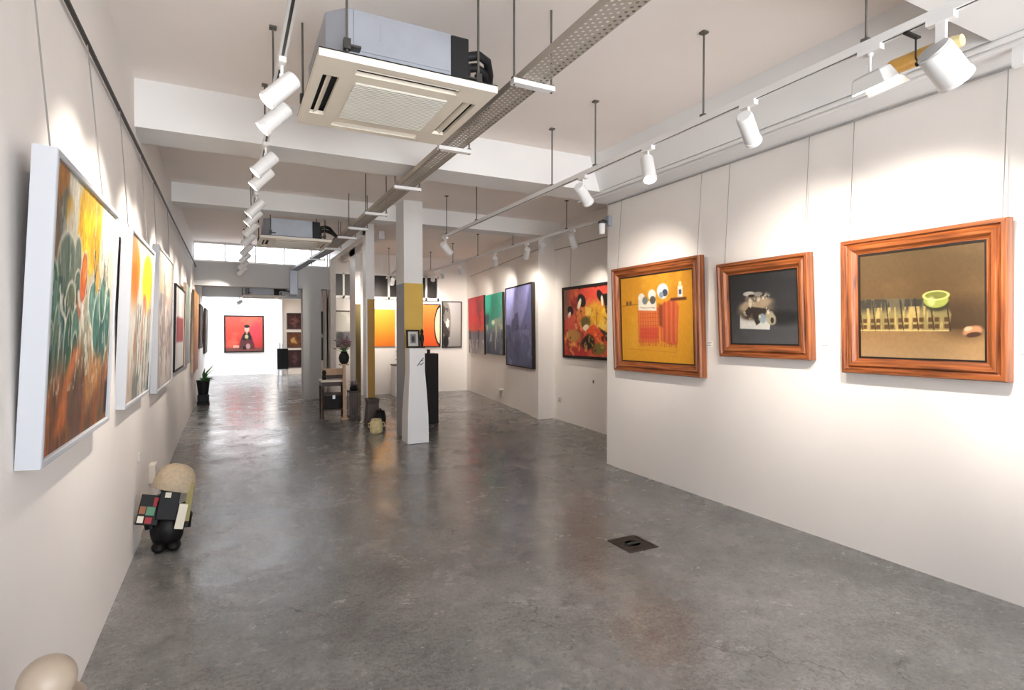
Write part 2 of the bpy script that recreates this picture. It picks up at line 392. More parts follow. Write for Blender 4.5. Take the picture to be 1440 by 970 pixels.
class Paint:
    def __init__(s, nx, ny, asp=1.0):
        u = np.linspace(0, 1, nx); v = np.linspace(0, 1, ny)
        s.U, s.V = np.meshgrid(u, v); s.C = np.zeros((ny, nx, 3)); s.asp = asp; s.seed = 1
    def col(s, c): return np.array(c, float)/255
    def put(s, m, c):
        m = np.clip(m, 0, 1)[..., None]; s.C = s.C*(1-m)+s.col(c)*m; return s
    def fill(s, c): s.C[:] = s.col(c); return s
    def grad(s, stops, axis='v'):
        t = s.V if axis == 'v' else s.U
        ps = [p for p, _ in stops]
        for k in range(3): s.C[..., k] = np.interp(t, ps, [c[k]/255 for _, c in stops])
        return s
    def n(s, su, sv, seed=None, o=4):
        if seed is None: s.seed += 7; seed = s.seed
        return fbm(s.U*su*s.asp, s.V*sv, seed, o)
    def mott(s, su, sv, c, lo=0.5, hi=0.65, a=1.0, reg=None):
        m = ss(lo, hi, s.n(su, sv))*a
        if reg is not None: m = m*reg
        return s.put(m, c)
    def grain(s, su, sv, amt):
        s.C = np.clip(s.C*(1+(s.n(su, sv)-0.5)[..., None]*2*amt), 0, 1); return s
    def ell(s, cx, cy, rx, ry, c, rot=0, soft=0.15, a=1.0, wob=0.0, ws=6):
        du, dv = s.U-cx, s.V-cy; cr, sr = math.cos(rot), math.sin(rot)
        x = (du*cr+dv*sr)/rx; y = (-du*sr+dv*cr)/ry
        d = np.sqrt(x*x+y*y)
        if wob: d = d+(s.n(ws, ws)-0.5)*2*wob
        m = 1-ss(1-soft, 1+soft, d)
        if c is not None: s.put(m*a, c)
        return m
    def rect(s, u0, u1, v0, v1, c, soft=0.01, a=1.0, wob=0.0, ws=8):
        w = (s.n(ws, ws)-0.5)*2*wob if wob else 0
        m = ss(u0-soft, u0+soft, s.U+w)*(1-ss(u1-soft, u1+soft, s.U+w))*ss(v0-soft, v0+soft, s.V+w)*(1-ss(v1-soft, v1+soft, s.V+w))
        if c is not None: s.put(m*a, c)
        return m
    def line(s, p, q, w, c, a=1.0, wob=0.0):
        px, py = p; qx, qy = q; dx, dy = qx-px, qy-py; L = dx*dx+dy*dy
        wu = (s.n(9, 9)-0.5)*2*wob if wob else 0; wv = (s.n(9, 9)-0.5)*2*wob if wob else 0
        U, V = s.U+wu, s.V+wv
        t = np.clip(((U-px)*dx+(V-py)*dy)/L, 0, 1)
        d = np.sqrt((U-px-t*dx)**2+(V-py-t*dy)**2)
        return s.put((1-ss(w*0.6, w*1.3, d))*a, c)
    def poly(s, pts, c, soft=0.01, a=1.0, wob=0.0):
        wu = (s.n(8, 8)-0.5)*2*wob if wob else 0
        U, V = s.U+wu, s.V+wu
        ins = np.zeros(U.shape, bool); dm = np.full(U.shape, 9.0); k = len(pts)
        for i in range(k):
            (x0, y0), (x1, y1) = pts[i], pts[(i+1) % k]
            cond = ((y0 > V) != (y1 > V)); xi = (x1-x0)*(V-y0)/((y1-y0) if y1 != y0 else 1e-9)+x0
            ins ^= cond & (U < xi)
            dx, dy = x1-x0, y1-y0; t = np.clip(((U-x0)*dx+(V-y0)*dy)/(dx*dx+dy*dy+1e-12), 0, 1)
            dm = np.minimum(dm, np.sqrt((U-x0-t*dx)**2+(V-y0-t*dy)**2))
        sd = np.where(ins, dm, -dm); m = ss(-soft, soft, sd)
        if c is not None: s.put(m*a, c)
        return m

def p_flowers(p):
    p.grad([(0, (116, 72, 50)), (.22, (136, 90, 62)), (.34, (150, 140, 116)), (.6, (206, 198, 176)), (1, (216, 206, 182))])
    p.mott(4, 3, (190, 182, 158), .5, .7, .8, p.V > .4)
    up = ss(.62, .78, p.V)
    p.put(p.rect(-.1, .2, .6, 1.1, None, .05, 1, .05)*.9, (132, 98, 62)); p.mott(12, 3, (176, 136, 84), .5, .68, .8, up*(p.U < .22)); p.ell(.1, .95, .13, .06, (196, 132, 66), 0, .5, .8, .1)
    p.ell(.27, .93, .09, .13, (236, 230, 212), 0, .3, .95, .12)
    p.ell(.14, .83, .055, .11, (110, 112, 100), -.3, .2, .9, .15); p.ell(.21, .85, .05, .07, (226, 172, 60), .2, .35, .9, .15); p.ell(.23, .79, .05, .1, (214, 206, 186), -.2, .3, .85, .1)
    p.ell(.52, .86, .2, .19, (240, 192, 32), 0, .15, 1, .14); p.ell(.50, .82, .13, .16, (248, 212, 44), 0, .35, .9, .14); p.ell(.55, .99, .2, .07, (208, 170, 78), 0, .5, .8, .12); p.ell(.6, .78, .08, .09, (232, 158, 36), 0, .4, .8, .15)
    p.mott(18, 5, (222, 156, 36), .58, .68, .6, p.ell(.52, .85, .2, .18, None, 0, .2))
    p.ell(.80, .88, .10, .14, (232, 224, 208), 0, .4, .9, .15)
    def blob(cx, cy, rx, ry, c, rot=0):
        p.ell(cx, cy, rx*1.18, ry*1.12, (230, 226, 208), rot, .08, .9, .08); p.ell(cx, cy, rx, ry, c, rot, .12, .95, .08)
    blob(.21, .655, .11, .12, (106, 122, 104)); p.mott(16, 6, (66, 100, 86), .5, .64, .8, p.ell(.21, .655, .1, .11, None, 0, .25)); p.mott(14, 8, (150, 146, 122), .58, .68, .7, p.ell(.21, .655, .1, .11, None, 0, .25))
    blob(.35, .70, .045, .09, (112, 128, 112), .1); blob(.36, .59, .045, .07, (82, 108, 92)); blob(.27, .52, .06, .085, (104, 118, 92), -.2)
    blob(.055, .53, .06, .13, (42, 100, 76)); blob(.05, .33, .05, .12, (66, 104, 82))
    for q in [(.17,.40,.055,.14,(74,114,112)),(.27,.37,.055,.13,(54,106,88)),(.12,.38,.035,.13,(98,130,112)),(.36,.42,.05,.1,(86,132,116)),(.36,.32,.04,.1,(58,96,84)),(.62,.54,.075,.1,(96,146,132)),(.72,.46,.08,.13,(60,112,104)),(.84,.42,.07,.16,(44,96,94)),(.8,.58,.06,.1,(86,132,116)),(.92,.5,.05,.14,(58,106,98))]: blob(*q)
    p.mott(20, 5, (150, 182, 170), .57, .66, .6, (p.V < .6)*(p.V > .26)); p.mott(22, 6, (34, 72, 66), .58, .68, .7, (p.V < .62)*(p.V > .24))
    blob(.445, .645, .05, .10, (224, 96, 38), -.1); p.ell(.45, .67, .03, .06, (240, 140, 56), -.1, .3, .9); p.ell(.40, .53, .04, .06, (206, 120, 92), .4, .35, .9, .15); p.ell(.68, .66, .035, .06, (222, 166, 62), 0, .3, .85, .15)
    for k in range(18):
        x = .6+.34*random.random(); y = .56+.22*random.random(); p.line((x, y), (x+.03*random.random()-.015, y+.09), .005, (66, 74, 66), .8, .02)
    for q in [((.40,.60),(.50,.42)),((.50,.42),(.55,.24)),((.56,.52),(.66,.30)),((.13,.58),(.2,.46)),((.45,.5),(.42,.34))]: p.line(q[0], q[1], .014, (234, 228, 210), .85, .05)
    low = 1-ss(.18, .36, p.V+(p.n(6, 2)-.5)*.3)
    p.put(low*.9, (140, 88, 58)); p.mott(14, 2, (190, 116, 72), .5, .62, .8, low); p.mott(16, 2, (98, 80, 74), .52, .62, .8, low); p.mott(7, 2, (104, 108, 70), .56, .7, .7, low)
    p.poly([(.16,.06),(.28,.06),(.32,.22),(.44,.34),(.36,.38),(.24,.24)], (214, 122, 70), .03, .9, .03); p.poly([(.55,.06),(.78,.18),(.82,.30),(.64,.36),(.56,.22)], (200, 146, 94), .04, .75, .04)
    p.rect(.3, .52, -.1, .22, (110, 86, 78), .03, .7, .04); p.rect(.94, 1.1, .03, .18, (28, 24, 24), .01, .95, .01)
    p.mott(30, 10, (232, 226, 208), .64, .72, .5, p.V > .2); p.grain(60, 26, .2)
def p_tulips(p):
    p.grad([(0, (196, 190, 180)), (.5, (214, 206, 192)), (1, (226, 216, 196))])
    p.rect(-.1, .16, -.1, 1.1, (226, 196, 164), .05, .9, .04); p.rect(-.1, .2, .0, .3, (226, 200, 180), .05, .9)
    p.ell(.22, .78, .16, .17, (240, 164, 40), 0, .2, 1, .12); p.ell(.2, .7, .12, .16, (226, 128, 46), 0, .3, .8, .12); p.ell(.15, .93, .12, .08, (212, 160, 96), 0, .4, .8)
    p.ell(.74, .76, .22, .2, (246, 204, 24), 0, .12, 1, .08); p.ell(.76, .72, .14, .15, (250, 216, 40), 0, .4, .9); p.ell(.66, .60, .1, .08, (214, 108, 84), 0, .3, .85, .1)
    p.mott(9, 2.2, (244, 240, 232), .5, .62, .9, 1-ss(.45, .75, p.V))
    for x, c in [(.36,(120,126,120)),(.44,(96,112,112)),(.56,(150,150,146)),(.68,(112,120,116)),(.8,(140,140,128)),(.3,(178,150,120)),(.9,(170,160,140))]:
        p.line((x, .02), (x+.04, .58), .022, c, .75, .05)
    p.mott(12, 3, (110, 140, 134), .55, .66, .7, p.V < .35); p.mott(10, 3, (186, 130, 104), .58, .68, .6, (p.V > .2)*(p.V < .6))
    p.rect(.28, .5, -.1, .14, (128, 128, 124), .03, .8, .04); p.rect(.95, 1.1, -.1, .2, (60, 56, 52), .01, .9, .02)
    p.grain(40, 24, .10)
def p_pale(p):
    p.fill((216, 208, 204)); p.mott(4, 4, (232, 226, 220), .45, .65, 1); p.mott(7, 5, (190, 178, 172), .55, .68, .7)
    c = p.ell(.5, .48, .42, .42, None, 0, .4)
    p.mott(10, 7, (150, 132, 128), .54, .64, .8, c); p.mott(12, 8, (206, 164, 140), .56, .66, .7, c); p.mott(14, 8, (120, 116, 122), .6, .68, .7, c)
    p.mott(8, 4, (236, 222, 180), .5, .66, .7, p.V > .7); p.grain(40, 30, .06)
def p_redband(p):
    p.fill((238, 236, 234)); p.rect(.12, .88, .33, .64, (168, 66, 74), .012, 1, .01); p.mott(9, 5, (196, 104, 100), .5, .7, .6, p.rect(.12, .88, .33, .64, None, .012))
def p_greengrey(p):
    p.grad([(0, (150, 150, 168)), (.4, (140, 152, 150)), (.75, (150, 158, 140)), (1, (190, 188, 182))]); p.mott(5, 4, (110, 130, 130), .5, .7, .7); p.mott(7, 6, (186, 180, 190), .55, .7, .6)
def p_orangewall(p):
    p.grad([(0, (196, 112, 84)), (.4, (214, 140, 80)), (1, (226, 164, 96))]); p.mott(5, 2, (230, 180, 130), .5, .7, .7)
def p_darkbrown(p):
    p.fill((34, 28, 26)); p.ell(.6, .55, .35, .4, (120, 88, 52), 0, .4, .9, .15); p.mott(6, 6, (60, 44, 36), .5, .7, .8)
def p_darkolive(p):
    p.fill((84, 84, 72)); p.mott(6, 5, (140, 134, 112), .5, .68, .9); p.mott(5, 4, (46, 46, 42), .5, .7, .9)
def p_cloth(p):
    p.grad([(0, (226, 160, 44)), (.6, (216, 150, 38)), (1, (200, 138, 36))]); p.mott(4, 4, (234, 172, 54), .45, .7, .6)
    p.line((.02, .665), (.28, .675), .006, (140, 100, 40), .8)
    for q in [((.08,.14),(.78,.12)),((.1,.28),(.1,.14)),((.78,.28),(.78,.12))]: p.line(q[0], q[1], .004, (190, 130, 50), .7)
    a = p.rect(.26, .56, .22, .62, (214, 108, 52), .008, 1, .006); b = p.poly([(.56,.60),(.60,.66),(.78,.72),(.82,.62),(.80,.22),(.74,.20),(.58,.24)], (206, 96, 54), .008, 1, .006)
    for i in range(9):
        y = .24+i*.045; p.line((.27, y), (.55, y), .005, (176, 62, 46), .6)
    for i in range(8):
        x = .28+i*.036; p.line((x, .23), (x, .6), .006, (232, 140, 84), .5)
    p.rect(.29, .55, .26, .40, (206, 64, 56), .02, .6)
    for i in range(7):
        x = .6+i*.03; p.line((x, .24), (x+.01, .68), .006, (160, 62, 44) if i % 2 else (232, 132, 90), .55)
    p.poly([(.56,.66),(.56,.42),(.61,.4),(.62,.64)], (120, 52, 34), .02, .7)
    for i in range(14): p.line((.28+i*.02, .22), (.28+i*.02, .185), .004, (190, 70, 50), .9)
    for i in range(10): p.line((.58+i*.023, .22), (.58+i*.023, .18), .004, (180, 80, 50), .9)
    p.poly([(.27,.60),(.53,.585),(.53,.70),(.27,.70)], (238, 230, 212), .006); p.line((.29,.63),(.51,.62),.004,(140,120,100),.7)
    for cx, cy, r, c in [(.32,.74,.05,(236,228,214)),(.37,.71,.04,(120,130,128)),(.47,.77,.055,(240,236,226)),(.48,.71,.04,(90,94,92)),(.62,.80,.075,(236,238,240)),(.65,.78,.035,(72,84,104)),(.6,.76,.03,(150,160,170))]: p.ell(cx, cy, r, r*1.15, c, 0, .12, 1, .08)
    p.rect(.72, .92, .685, .715, (96, 52, 34), .01); p.rect(.815, .875, .72, .84, (232, 230, 220), .008); p.ell(.845, .86, .02, .03, (240, 220, 160)); p.rect(.83, .86, .75, .8, (70, 80, 96), .006)
    for x in (.1, .15): p.ell(x, .69, .018, .03, (110, 80, 40))
    p.grain(50, 40, .05)
def p_kettle(p):
    p.grad([(0, (84, 84, 86)), (.3, (74, 75, 78)), (.45, (58, 58, 60)), (1, (46, 46, 48))]); p.mott(3, 3, (66, 66, 68), .45, .7, .5)
    p.ell(.8, .36, .24, .1, (34, 34, 36), 0, .5, .8); p.poly([(.14,.22),(.60,.20),(.62,.36),(.15,.42)], (214, 212, 206), .006)
    p.ell(.40, .50, .27, .17, (112, 100, 86), .15, .25, 1, .2); p.ell(.36, .46, .2, .1, (92, 80, 66), .2, .15, 1, .15); p.ell(.40, .56, .25, .09, (176, 156, 130), .18, .2, .95, .12); p.ell(.36, .66, .12, .07, (120, 108, 92), .1, .2, 1, .12)
    p.ell(.3, .72, .09, .035, (196, 190, 180), 0, .2, .95, .1); p.ell(.44, .71, .07, .03, (150, 144, 136), 0, .2, .9); p.ell(.34, .69, .05, .02, (40, 36, 34))
    p.poly([(.2,.44),(.26,.36),(.34,.44),(.4,.26),(.46,.3),(.44,.44),(.6,.36),(.64,.48),(.3,.54)], (58, 50, 44), .01, 1, .01)
    p.ell(.62, .36, .07, .1, (178, 168, 140), .4, .2, .95, .15); p.ell(.5, .36, .05, .07, (150, 170, 180), .2, .2, .9, .1); p.ell(.64, .33, .025, .04, (46, 40, 36))
    p.mott(14, 14, (228, 214, 190), .62, .68, .8, p.ell(.42, .54, .26, .2, None, 0, .2))
    p.grain(50, 40, .06)
def p_books(p):
    p.grad([(0, (180, 146, 104)), (.26, (152, 118, 76)), (.28, (84, 64, 42)), (.6, (104, 80, 50)), (1, (96, 76, 48))]); p.mott(3, 3, (120, 94, 60), .45, .75, .6, p.V > .28)
    p.ell(.85, .36, .2, .16, (72, 54, 36), 0, .6, .7)
    b = p.poly([(-.05,.26),(.74,.25),(.76,.40),(.70,.54),(.05,.57),(-.05,.55)], (150, 134, 86), .008)
    p.grad2 = None
    top = b*ss(.40, .50, p.V); p.put(top*.85, (98, 90, 74)); p.mott(30, 3, (62, 58, 50), .48, .6, .85, top); p.mott(40, 4, (214, 184, 112), .52, .64, .8, b*(p.V < .48))
    for i in range(7):
        x = .02+i*.122; p.line((x, .255), (x-.03, .55), .006, (52, 44, 32), .9)
    for i in range(7):
        for j in range(2):
            for r in range(2):
                x = -.055+i*.122+j*.05+.03; p.rect(x, x+.036, .275+r*.06, .315+r*.06, (84, 56, 32), .006, .9*(x < .74))
    p.line((-.02, .262), (.74, .256), .006, (224, 196, 130), .8)
    p.ell(.655, .49, .09, .06, (60, 58, 36), 0, .2, .9); p.ell(.645, .53, .095, .07, (168, 176, 84), 0, .08); p.ell(.645, .57, .105, .045, (214, 216, 128), 0, .06); p.ell(.645, .572, .085, .032, (128, 130, 60), 0, .1); p.ell(.61, .52, .03, .04, (216, 220, 150), 0, .4, .7)
    p.ell(.91, .25, .07, .045, (186, 134, 96), .3, .2, 1, .2); p.ell(.92, .22, .05, .02, (60, 36, 26), .2, .3, .9, .2); p.ell(.88, .27, .03, .02, (226, 186, 150), .3, .3, .9)
    p.grain(50, 40, .05)
def p_figures(p):
    p.fill((206, 82, 58)); p.mott(5, 4, (226, 116, 66), .45, .65, .9); p.mott(6, 5, (120, 34, 34), .52, .68, .8)
    p.rect(.3, 1.1, .84, 1.1, (212, 72, 56), .04, .9, .05); p.rect(-.1, .12, .55, 1.1, (96, 84, 72), .04, .7, .05)
    p.ell(.62, .58, .24, .2, (226, 166, 48), .2, .25, .95, .15); p.ell(.92, .5, .2, .26, (236, 182, 56), 0, .2, .95, .12); p.ell(.38, .62, .12, .16, (214, 122, 60), -.3, .3, .9, .15)
    for cx, cy, rx, ry, ro in ((.38,.82,.075,.105,.5),(.15,.68,.06,.075,.5),(.74,.86,.05,.09,.5),(.97,.88,.05,.09,-.5)): p.ell(cx, cy, rx, ry, (26, 20, 20), ro, .12, 1, .1)
    for cx, cy, rx, ry, ro in ((.335,.77,.03,.085,-.35),(.775,.79,.022,.075,.1),(.915,.80,.024,.08,-.1),(.12,.61,.03,.055,-.4)): p.ell(cx, cy, rx, ry, (240, 226, 198), ro, .15)
    p.poly([(.79,.88),(.90,.88),(.87,.72),(.845,.64),(.82,.72)], (24, 20, 20), .012)
    for q in [((.62,.7),(.5,.5)),((.7,.66),(.66,.45)),((.9,.6),(.78,.4)),((.95,.62),(.98,.4)),((.3,.7),(.22,.4)),((.36,.68),(.4,.45)),((.78,.55),(.95,.5))]: p.line(q[0], q[1], .007, (70, 36, 26), .75, .05)
    p.mott(8, 8, (244, 206, 96), .55, .65, .8, (p.U > .45)*(p.V > .3)*(p.V < .72))
    p.ell(.45, .5, .1, .08, (96, 84, 44), 0, .3, .9, .15); p.ell(.14, .42, .12, .18, (198, 78, 62), 0, .3, .9, .15)
    p.poly([(.48,.40),(.62,.46),(.86,.30),(.98,.05),(.82,.02),(.66,.14)], (222, 80, 42), .02, 1, .02); p.poly([(.70,.42),(1.02,.26),(1.02,.18),(.86,.24)], (32, 22, 22), .015); p.ell(.46, .42, .06, .04, (240, 224, 200), .4, .2)
    p.ell(.5, .2, .13, .1, (30, 24, 22), .4, .25, .95, .2); p.ell(.2, .3, .14, .1, (176, 132, 62), 0, .3, .9, .2); p.ell(.72, .12, .12, .08, (112, 112, 52), .3, .3, .9, .2); p.rect(-.1, .5, -.1, .12, (172, 42, 46), .04, .8, .06)
    p.mott(11, 11, (30, 22, 22), .72, .78, .7); p.mott(12, 12, (240, 190, 90), .62, .7, .6, p.V < .5); p.grain(40, 30, .12)
def p_redgrey(p):
    p.grad([(0, (142, 138, 138)), (.36, (104, 104, 116)), (.42, (190, 80, 64)), (.55, (200, 62, 62)), (1, (172, 54, 62))]); p.mott(7, 3, (66, 66, 78), .5, .68, .8, (p.V < .42)); p.mott(8, 4, (206, 200, 196), .56, .68, .7, p.V < .25); p.mott(6, 6, (120, 52, 60), .55, .7, .6, (p.V > .4)*(p.U > .5)); p.grain(30, 20, .08)
def p_tealgrey(p):
    p.grad([(0, (56, 68, 90)), (.3, (78, 92, 112)), (.48, (110, 134, 132)), (1, (40, 150, 128))])
    p.ell(.42, .82, .46, .34, (30, 150, 126), 0, .3, 1, .08); p.mott(8, 3, (160, 160, 140), .5, .66, .8, (p.V < .6)*(p.U > .55)); p.rect(-.1, .2, .5, .66, (44, 52, 74), .05, .8, .06); p.ell(.48, .53, .1, .04, (232, 240, 220), 0, .4); p.mott(12, 4, (200, 206, 200), .6, .68, .7, (p.V < .5)*(p.V > .2)); p.mott(9, 3, (38, 46, 66), .5, .66, .8, p.V < .42); p.grain(30, 20, .1)
def p_bluecity(p):
    p.grad([(0, (64, 72, 104)), (.4, (78, 86, 124)), (.6, (124, 128, 176)), (1, (142, 144, 196))]); p.mott(5, 2, (120, 122, 170), .5, .7, .6, p.V > .5)
    p.poly([(.2,.44),(.24,.58),(.34,.6),(.36,.66),(.5,.67),(.52,.44)], (66, 70, 110), .02, .9, .02); p.poly([(.55,.44),(.68,.58),(.8,.72),(.92,.98),(1.05,1.0),(1.05,.4)], (76, 80, 122), .04, .85, .03)
    p.mott(9, 5, (50, 58, 92), .5, .66, .8, p.V < .52); p.mott(10, 6, (112, 120, 160), .58, .68, .6, p.V < .45); p.grain(30, 25, .1)
def p_orangecurve(p):
    p.grad([(0, (232, 88, 40)), (.5, (240, 112, 44)), (1, (236, 132, 56))]); p.ell(1.02, .5, .32, .5, (30, 24, 22), 0, .04); p.ell(1.04, .5, .29, .45, (236, 222, 186), 0, .04); p.rect(-.1, .2, -.1, .28, (84, 30, 30), .05, .0)
def p_silver(p):
    p.grad([(0, (150, 146, 144)), (.5, (186, 184, 182)), (1, (206, 208, 212))]); p.ell(.12, .55, .3, .5, (128, 124, 118), 0, .15, .9, .1); p.mott(8, 5, (60, 56, 54), .5, .6, .9, p.ell(.14, .5, .26, .5, None, 0, .2)); p.mott(9, 6, (236, 232, 230), .56, .64, .9, p.ell(.14, .5, .26, .5, None, 0, .2)); p.ell(.15, .12, .16, .14, (30, 28, 28), 0, .3)
def p_seated(p):
    p.grad([(0, (196, 52, 48)), (.5, (222, 74, 58)), (1, (224, 92, 74))]); p.mott(4, 4, (232, 110, 84), .5, .7, .8); p.ell(.82, .55, .14, .3, (216, 64, 82), 0, .5, .8, .1)
    p.rect(-.1, 1.1, -.1, .1, (116, 76, 68), .03, .8); p.rect(.2, .36, .1, .17, (232, 200, 170), .01, .8, .01)
    p.poly([(.36,.06),(.38,.26),(.44,.44),(.52,.54),(.64,.54),(.70,.42),(.76,.2),(.78,.06)], (98, 46, 46), .015); p.poly([(.42,.34),(.48,.5),(.52,.55),(.64,.55),(.69,.4),(.66,.3),(.6,.38),(.52,.3)], (26, 22, 26), .015); p.ell(.56, .42, .05, .06, (196, 180, 130), 0, .2); p.rect(.54, .6, .5, .58, (190, 150, 130), .01)
    p.ell(.57, .64, .065, .085, (214, 178, 160), 0, .1); p.ell(.57, .72, .075, .045, (36, 26, 26), 0, .15); p.ell(.6, .14, .06, .08, (190, 150, 140), 0, .3); p.rect(.46, .54, .04, .14, (22, 20, 22), .01)
def p_smallred(p): p.fill((74, 34, 28)); p.ell(.5, .45, .28, .35, (130, 74, 60), 0, .4, .9, .2); p.mott(8, 8, (40, 20, 18), .5, .68, .8)
def p_smallgold(p): p.fill((112, 60, 28)); p.ell(.45, .5, .25, .2, (214, 164, 84), .6, .3, .9, .25); p.ell(.55, .35, .18, .1, (196, 140, 70), -.5, .3, .8, .2); p.mott(8, 8, (74, 36, 20), .5, .7, .7)
def p_smalldark(p): p.fill((58, 28, 26)); p.ell(.5, .5, .2, .35, (104, 66, 60), 0, .5, .9, .2); p.mott(8, 8, (36, 18, 18), .5, .68, .7)
def p_mist(p): p.grad([(0, (96, 96, 98)), (.38, (128, 128, 128)), (.45, (214, 212, 204)), (1, (206, 204, 194))]); p.mott(5, 5, (232, 230, 222), .5, .7, .7, p.V > .42); p.mott(5, 3, (70, 70, 74), .5, .7, .7, p.V < .4)
def p_sunset(p): p.grad([(0, (226, 118, 30)), (.5, (236, 158, 40)), (1, (238, 186, 62))])
def p_teal(p): p.grad([(0, (52, 84, 76)), (.5, (60, 96, 92)), (1, (40, 58, 60))]); p.rect(-.1, 1.1, .46, .54, (206, 226, 232), .03)
def p_photo(p): p.fill((232, 230, 226)); p.rect(.22, .78, .2, .82, (150, 152, 156), .01); p.ell(.5, .5, .16, .22, (70, 66, 66), 0, .3, .9, .2)

def canvas_mesh(w, h, nx, ny, func, z=0.0, gain=.68):
    p = Paint(nx, ny, w/h); func(p)
    me = bpy.data.meshes.new('canvas')
    X, Y = np.meshgrid(np.linspace(-w/2, w/2, nx), np.linspace(0, h, ny))
    vs = np.stack([X, Y, np.full_like(X, z)], -1).reshape(-1, 3)
    i = np.arange((ny-1)*nx).reshape(ny-1, nx)[:, :-1].ravel()
    fs = np.stack([i, i+1, i+nx+1, i+nx], -1)
    me.from_pydata(vs.tolist(), [], fs.tolist())
    C = np.clip(p.C, 0, 1); C = gain*np.where(C <= .04045, C/12.92, ((C+.055)/1.055)**2.4).reshape(-1, 3)
    a = me.color_attributes.new('paint', 'FLOAT_COLOR', 'POINT')
    a.data.foreach_set('color', np.concatenate([C, np.ones((len(C), 1))], 1).astype(np.float32).ravel())
    me.materials.append(CANVAS); me.update(); return me
def frame_mb(w, h, prof):
    m = MB(); uv = []
    n = len(prof)
    def ring(i, z): return [(-w/2+i, i, z), (w/2-i, i, z), (w/2-i, h-i, z), (-w/2+i, h-i, z)]
    for i, z in prof: m.v += ring(i, z)
    dist = [0]
    for a, b in zip(prof, prof[1:]): dist.append(dist[-1]+math.hypot(a[0]-b[0], a[1]-b[1]))
    for k in range(n):
        k2 = (k+1) % n
        for c in range(4):
            c2 = (c+1) % 4
            m.f.append((k*4+c, k*4+c2, k2*4+c2, k2*4+c))
            L = w if c % 2 == 0 else h; d0 = dist[k]; d1 = dist[k2] if k2 else dist[-1]+.05
            uv += [(c*3.1+0, d0), (c*3.1+L, d0), (c*3.1+L, d1), (c*3.1, d1)]
    m.uv = uv; return m
AX = {'+x': (Vector((0,1,0)), Vector((1,0,0))), '-x': (Vector((0,-1,0)), Vector((-1,0,0))), '-y': (Vector((1,0,0)), Vector((0,-1,0)))}
def painting(label, base, facing, w, h, func, frame='none', tilt=0.0, depth=0.04, res=60, cords=None, group=None, cat='painting', gain=.68):
    """base: world point at the middle of the bottom back edge."""
    if isinstance(facing, str): right, out = AX[facing]
    else: right = Vector(facing).normalized(); out = right.cross(Vector((0,0,1)))
    up = Vector((0,0,1))
    M = Matrix((( right.x, up.x, out.x, base[0]), (right.y, up.y, out.y, base[1]), (right.z, up.z, out.z, base[2]), (0,0,0,1)))
    M = M @ Matrix.Rotation(math.atan2(tilt, h), 4, 'X')
    root = empty('painting', M=M, label=label, cat=cat, group=group)
    d = depth
    if frame == 'wood':
        fw = 0.105
        prof = [(0,0),(0,d*.75),(.008,d),(.026,d),(.034,d*.78),(.044,d*.72),(.056,d*.9),(.074,d*.86),(.09,d*.62),(.1,d*.55),(fw,d*.55),(fw,0)]
        frame_mb(w, h, prof).build('frame', WOODF, root)
        frame_mb(w-2*fw+.004, h-2*fw+.004, [(0,d*.1),(0,d*.5),(.014,d*.5),(.014,d*.1)]).build('inner_slip', BLKFRAME, root).location = (0, fw-.002, 0)
        iw, ih, off, cz = w-2*fw-.02, h-2*fw-.02, fw+.01, d*.42
    elif frame in ('white', 'black', 'thin', 'brown'):
        fw = {'white': .022, 'black': .045, 'thin': .022, 'brown': .03}[frame]
        fm_ = {'white': FRAMEW, 'black': BLKFRAME, 'thin': BLKFRAME, 'brown': BROWNDK}[frame]
        prof = [(0,0),(0,d*.96),(.004,d),(fw-.003,d),(fw,d*.95),(fw,d*.3),(fw,0)]
        frame_mb(w, h, prof).build('frame', fm_, root)
        iw, ih, off, cz = w-2*fw+.002, h-2*fw+.002, fw-.001, d*.8
    else:
        iw, ih, off, cz = w, h, 0, d
        MB().box(-w/2, w/2, 0, h, 0, d-.0015).build('stretcher', BLKFRAME if frame == 'darkedge' else TANWOOD, root)
    if frame != 'none' and frame != 'darkedge':
        MB().box(-w/2+.012, w/2-.012, .012, h-.012, d*.05, d*.3).build('backing', BROWNDK, root)
    me = canvas_mesh(iw, ih, res, max(8, int(res*ih/iw)), func, cz, gain)
    c = bpy.data.objects.new('canvas', me); COL.objects.link(c); c.parent = root; c.location = (0, off, 0)
    if cords:
        Mi = M.inverted()
        for s_ in (-1, 1):
            top = M @ Vector((s_*(w/2-cords[1]), h-.002, d*.3))
            e = Vector((top.x, top.y, cords[0]))
            if isinstance(facing, str):
                e.x = cords[2] if facing.endswith('x') else e.x; 
            MB().tube([Mi @ top, Mi @ e], .0028, 5).build('hanging_cord', CORDG, root)
    return root

# left wall, nearest first
lw = 'paintings along the left wall'
painting('large white-framed abstract of yellow flowers over green ovals and rust', (XL+.014, 2.74, 1.085), '+x', 1.10, 1.00, p_flowers, 'white', .055, .065, 220, (2.83, .12, XL+.035), lw)
painting('white-framed painting of orange and yellow tulips on pale ground', (XL+.004, 4.46, 1.065), '+x', 1.12, 1.06, p_tulips, 'white', .05, .055, 150, (2.83, .12, XL+.035), lw)
painting('pale grey and pink scribbled abstract in a white frame', (XL+.004, 6.28, 1.0), '+x', 1.45, 1.26, p_pale, 'white', .03, .05, 110, (2.83, .12, XL+.035), lw)
painting('black-framed white picture with a dusty red band', (XL+.004, 8.22, 1.06), '+x', 1.45, 1.03, p_redband, 'thin', .03, .035, 70, None, lw)
painting('grey-green unframed canvas beyond the red band picture', (XL+.004, 9.72, 1.05), '+x', 1.2, 1.18, p_greengrey, 'none', .03, .035, 60, None, lw)
painting('tall orange canvas on the left wall above the potted fern', (XL+.004, 12.0, .82), '+x', 1.7, 1.46, p_orangewall, 'none', .03, .035, 50, None, lw)
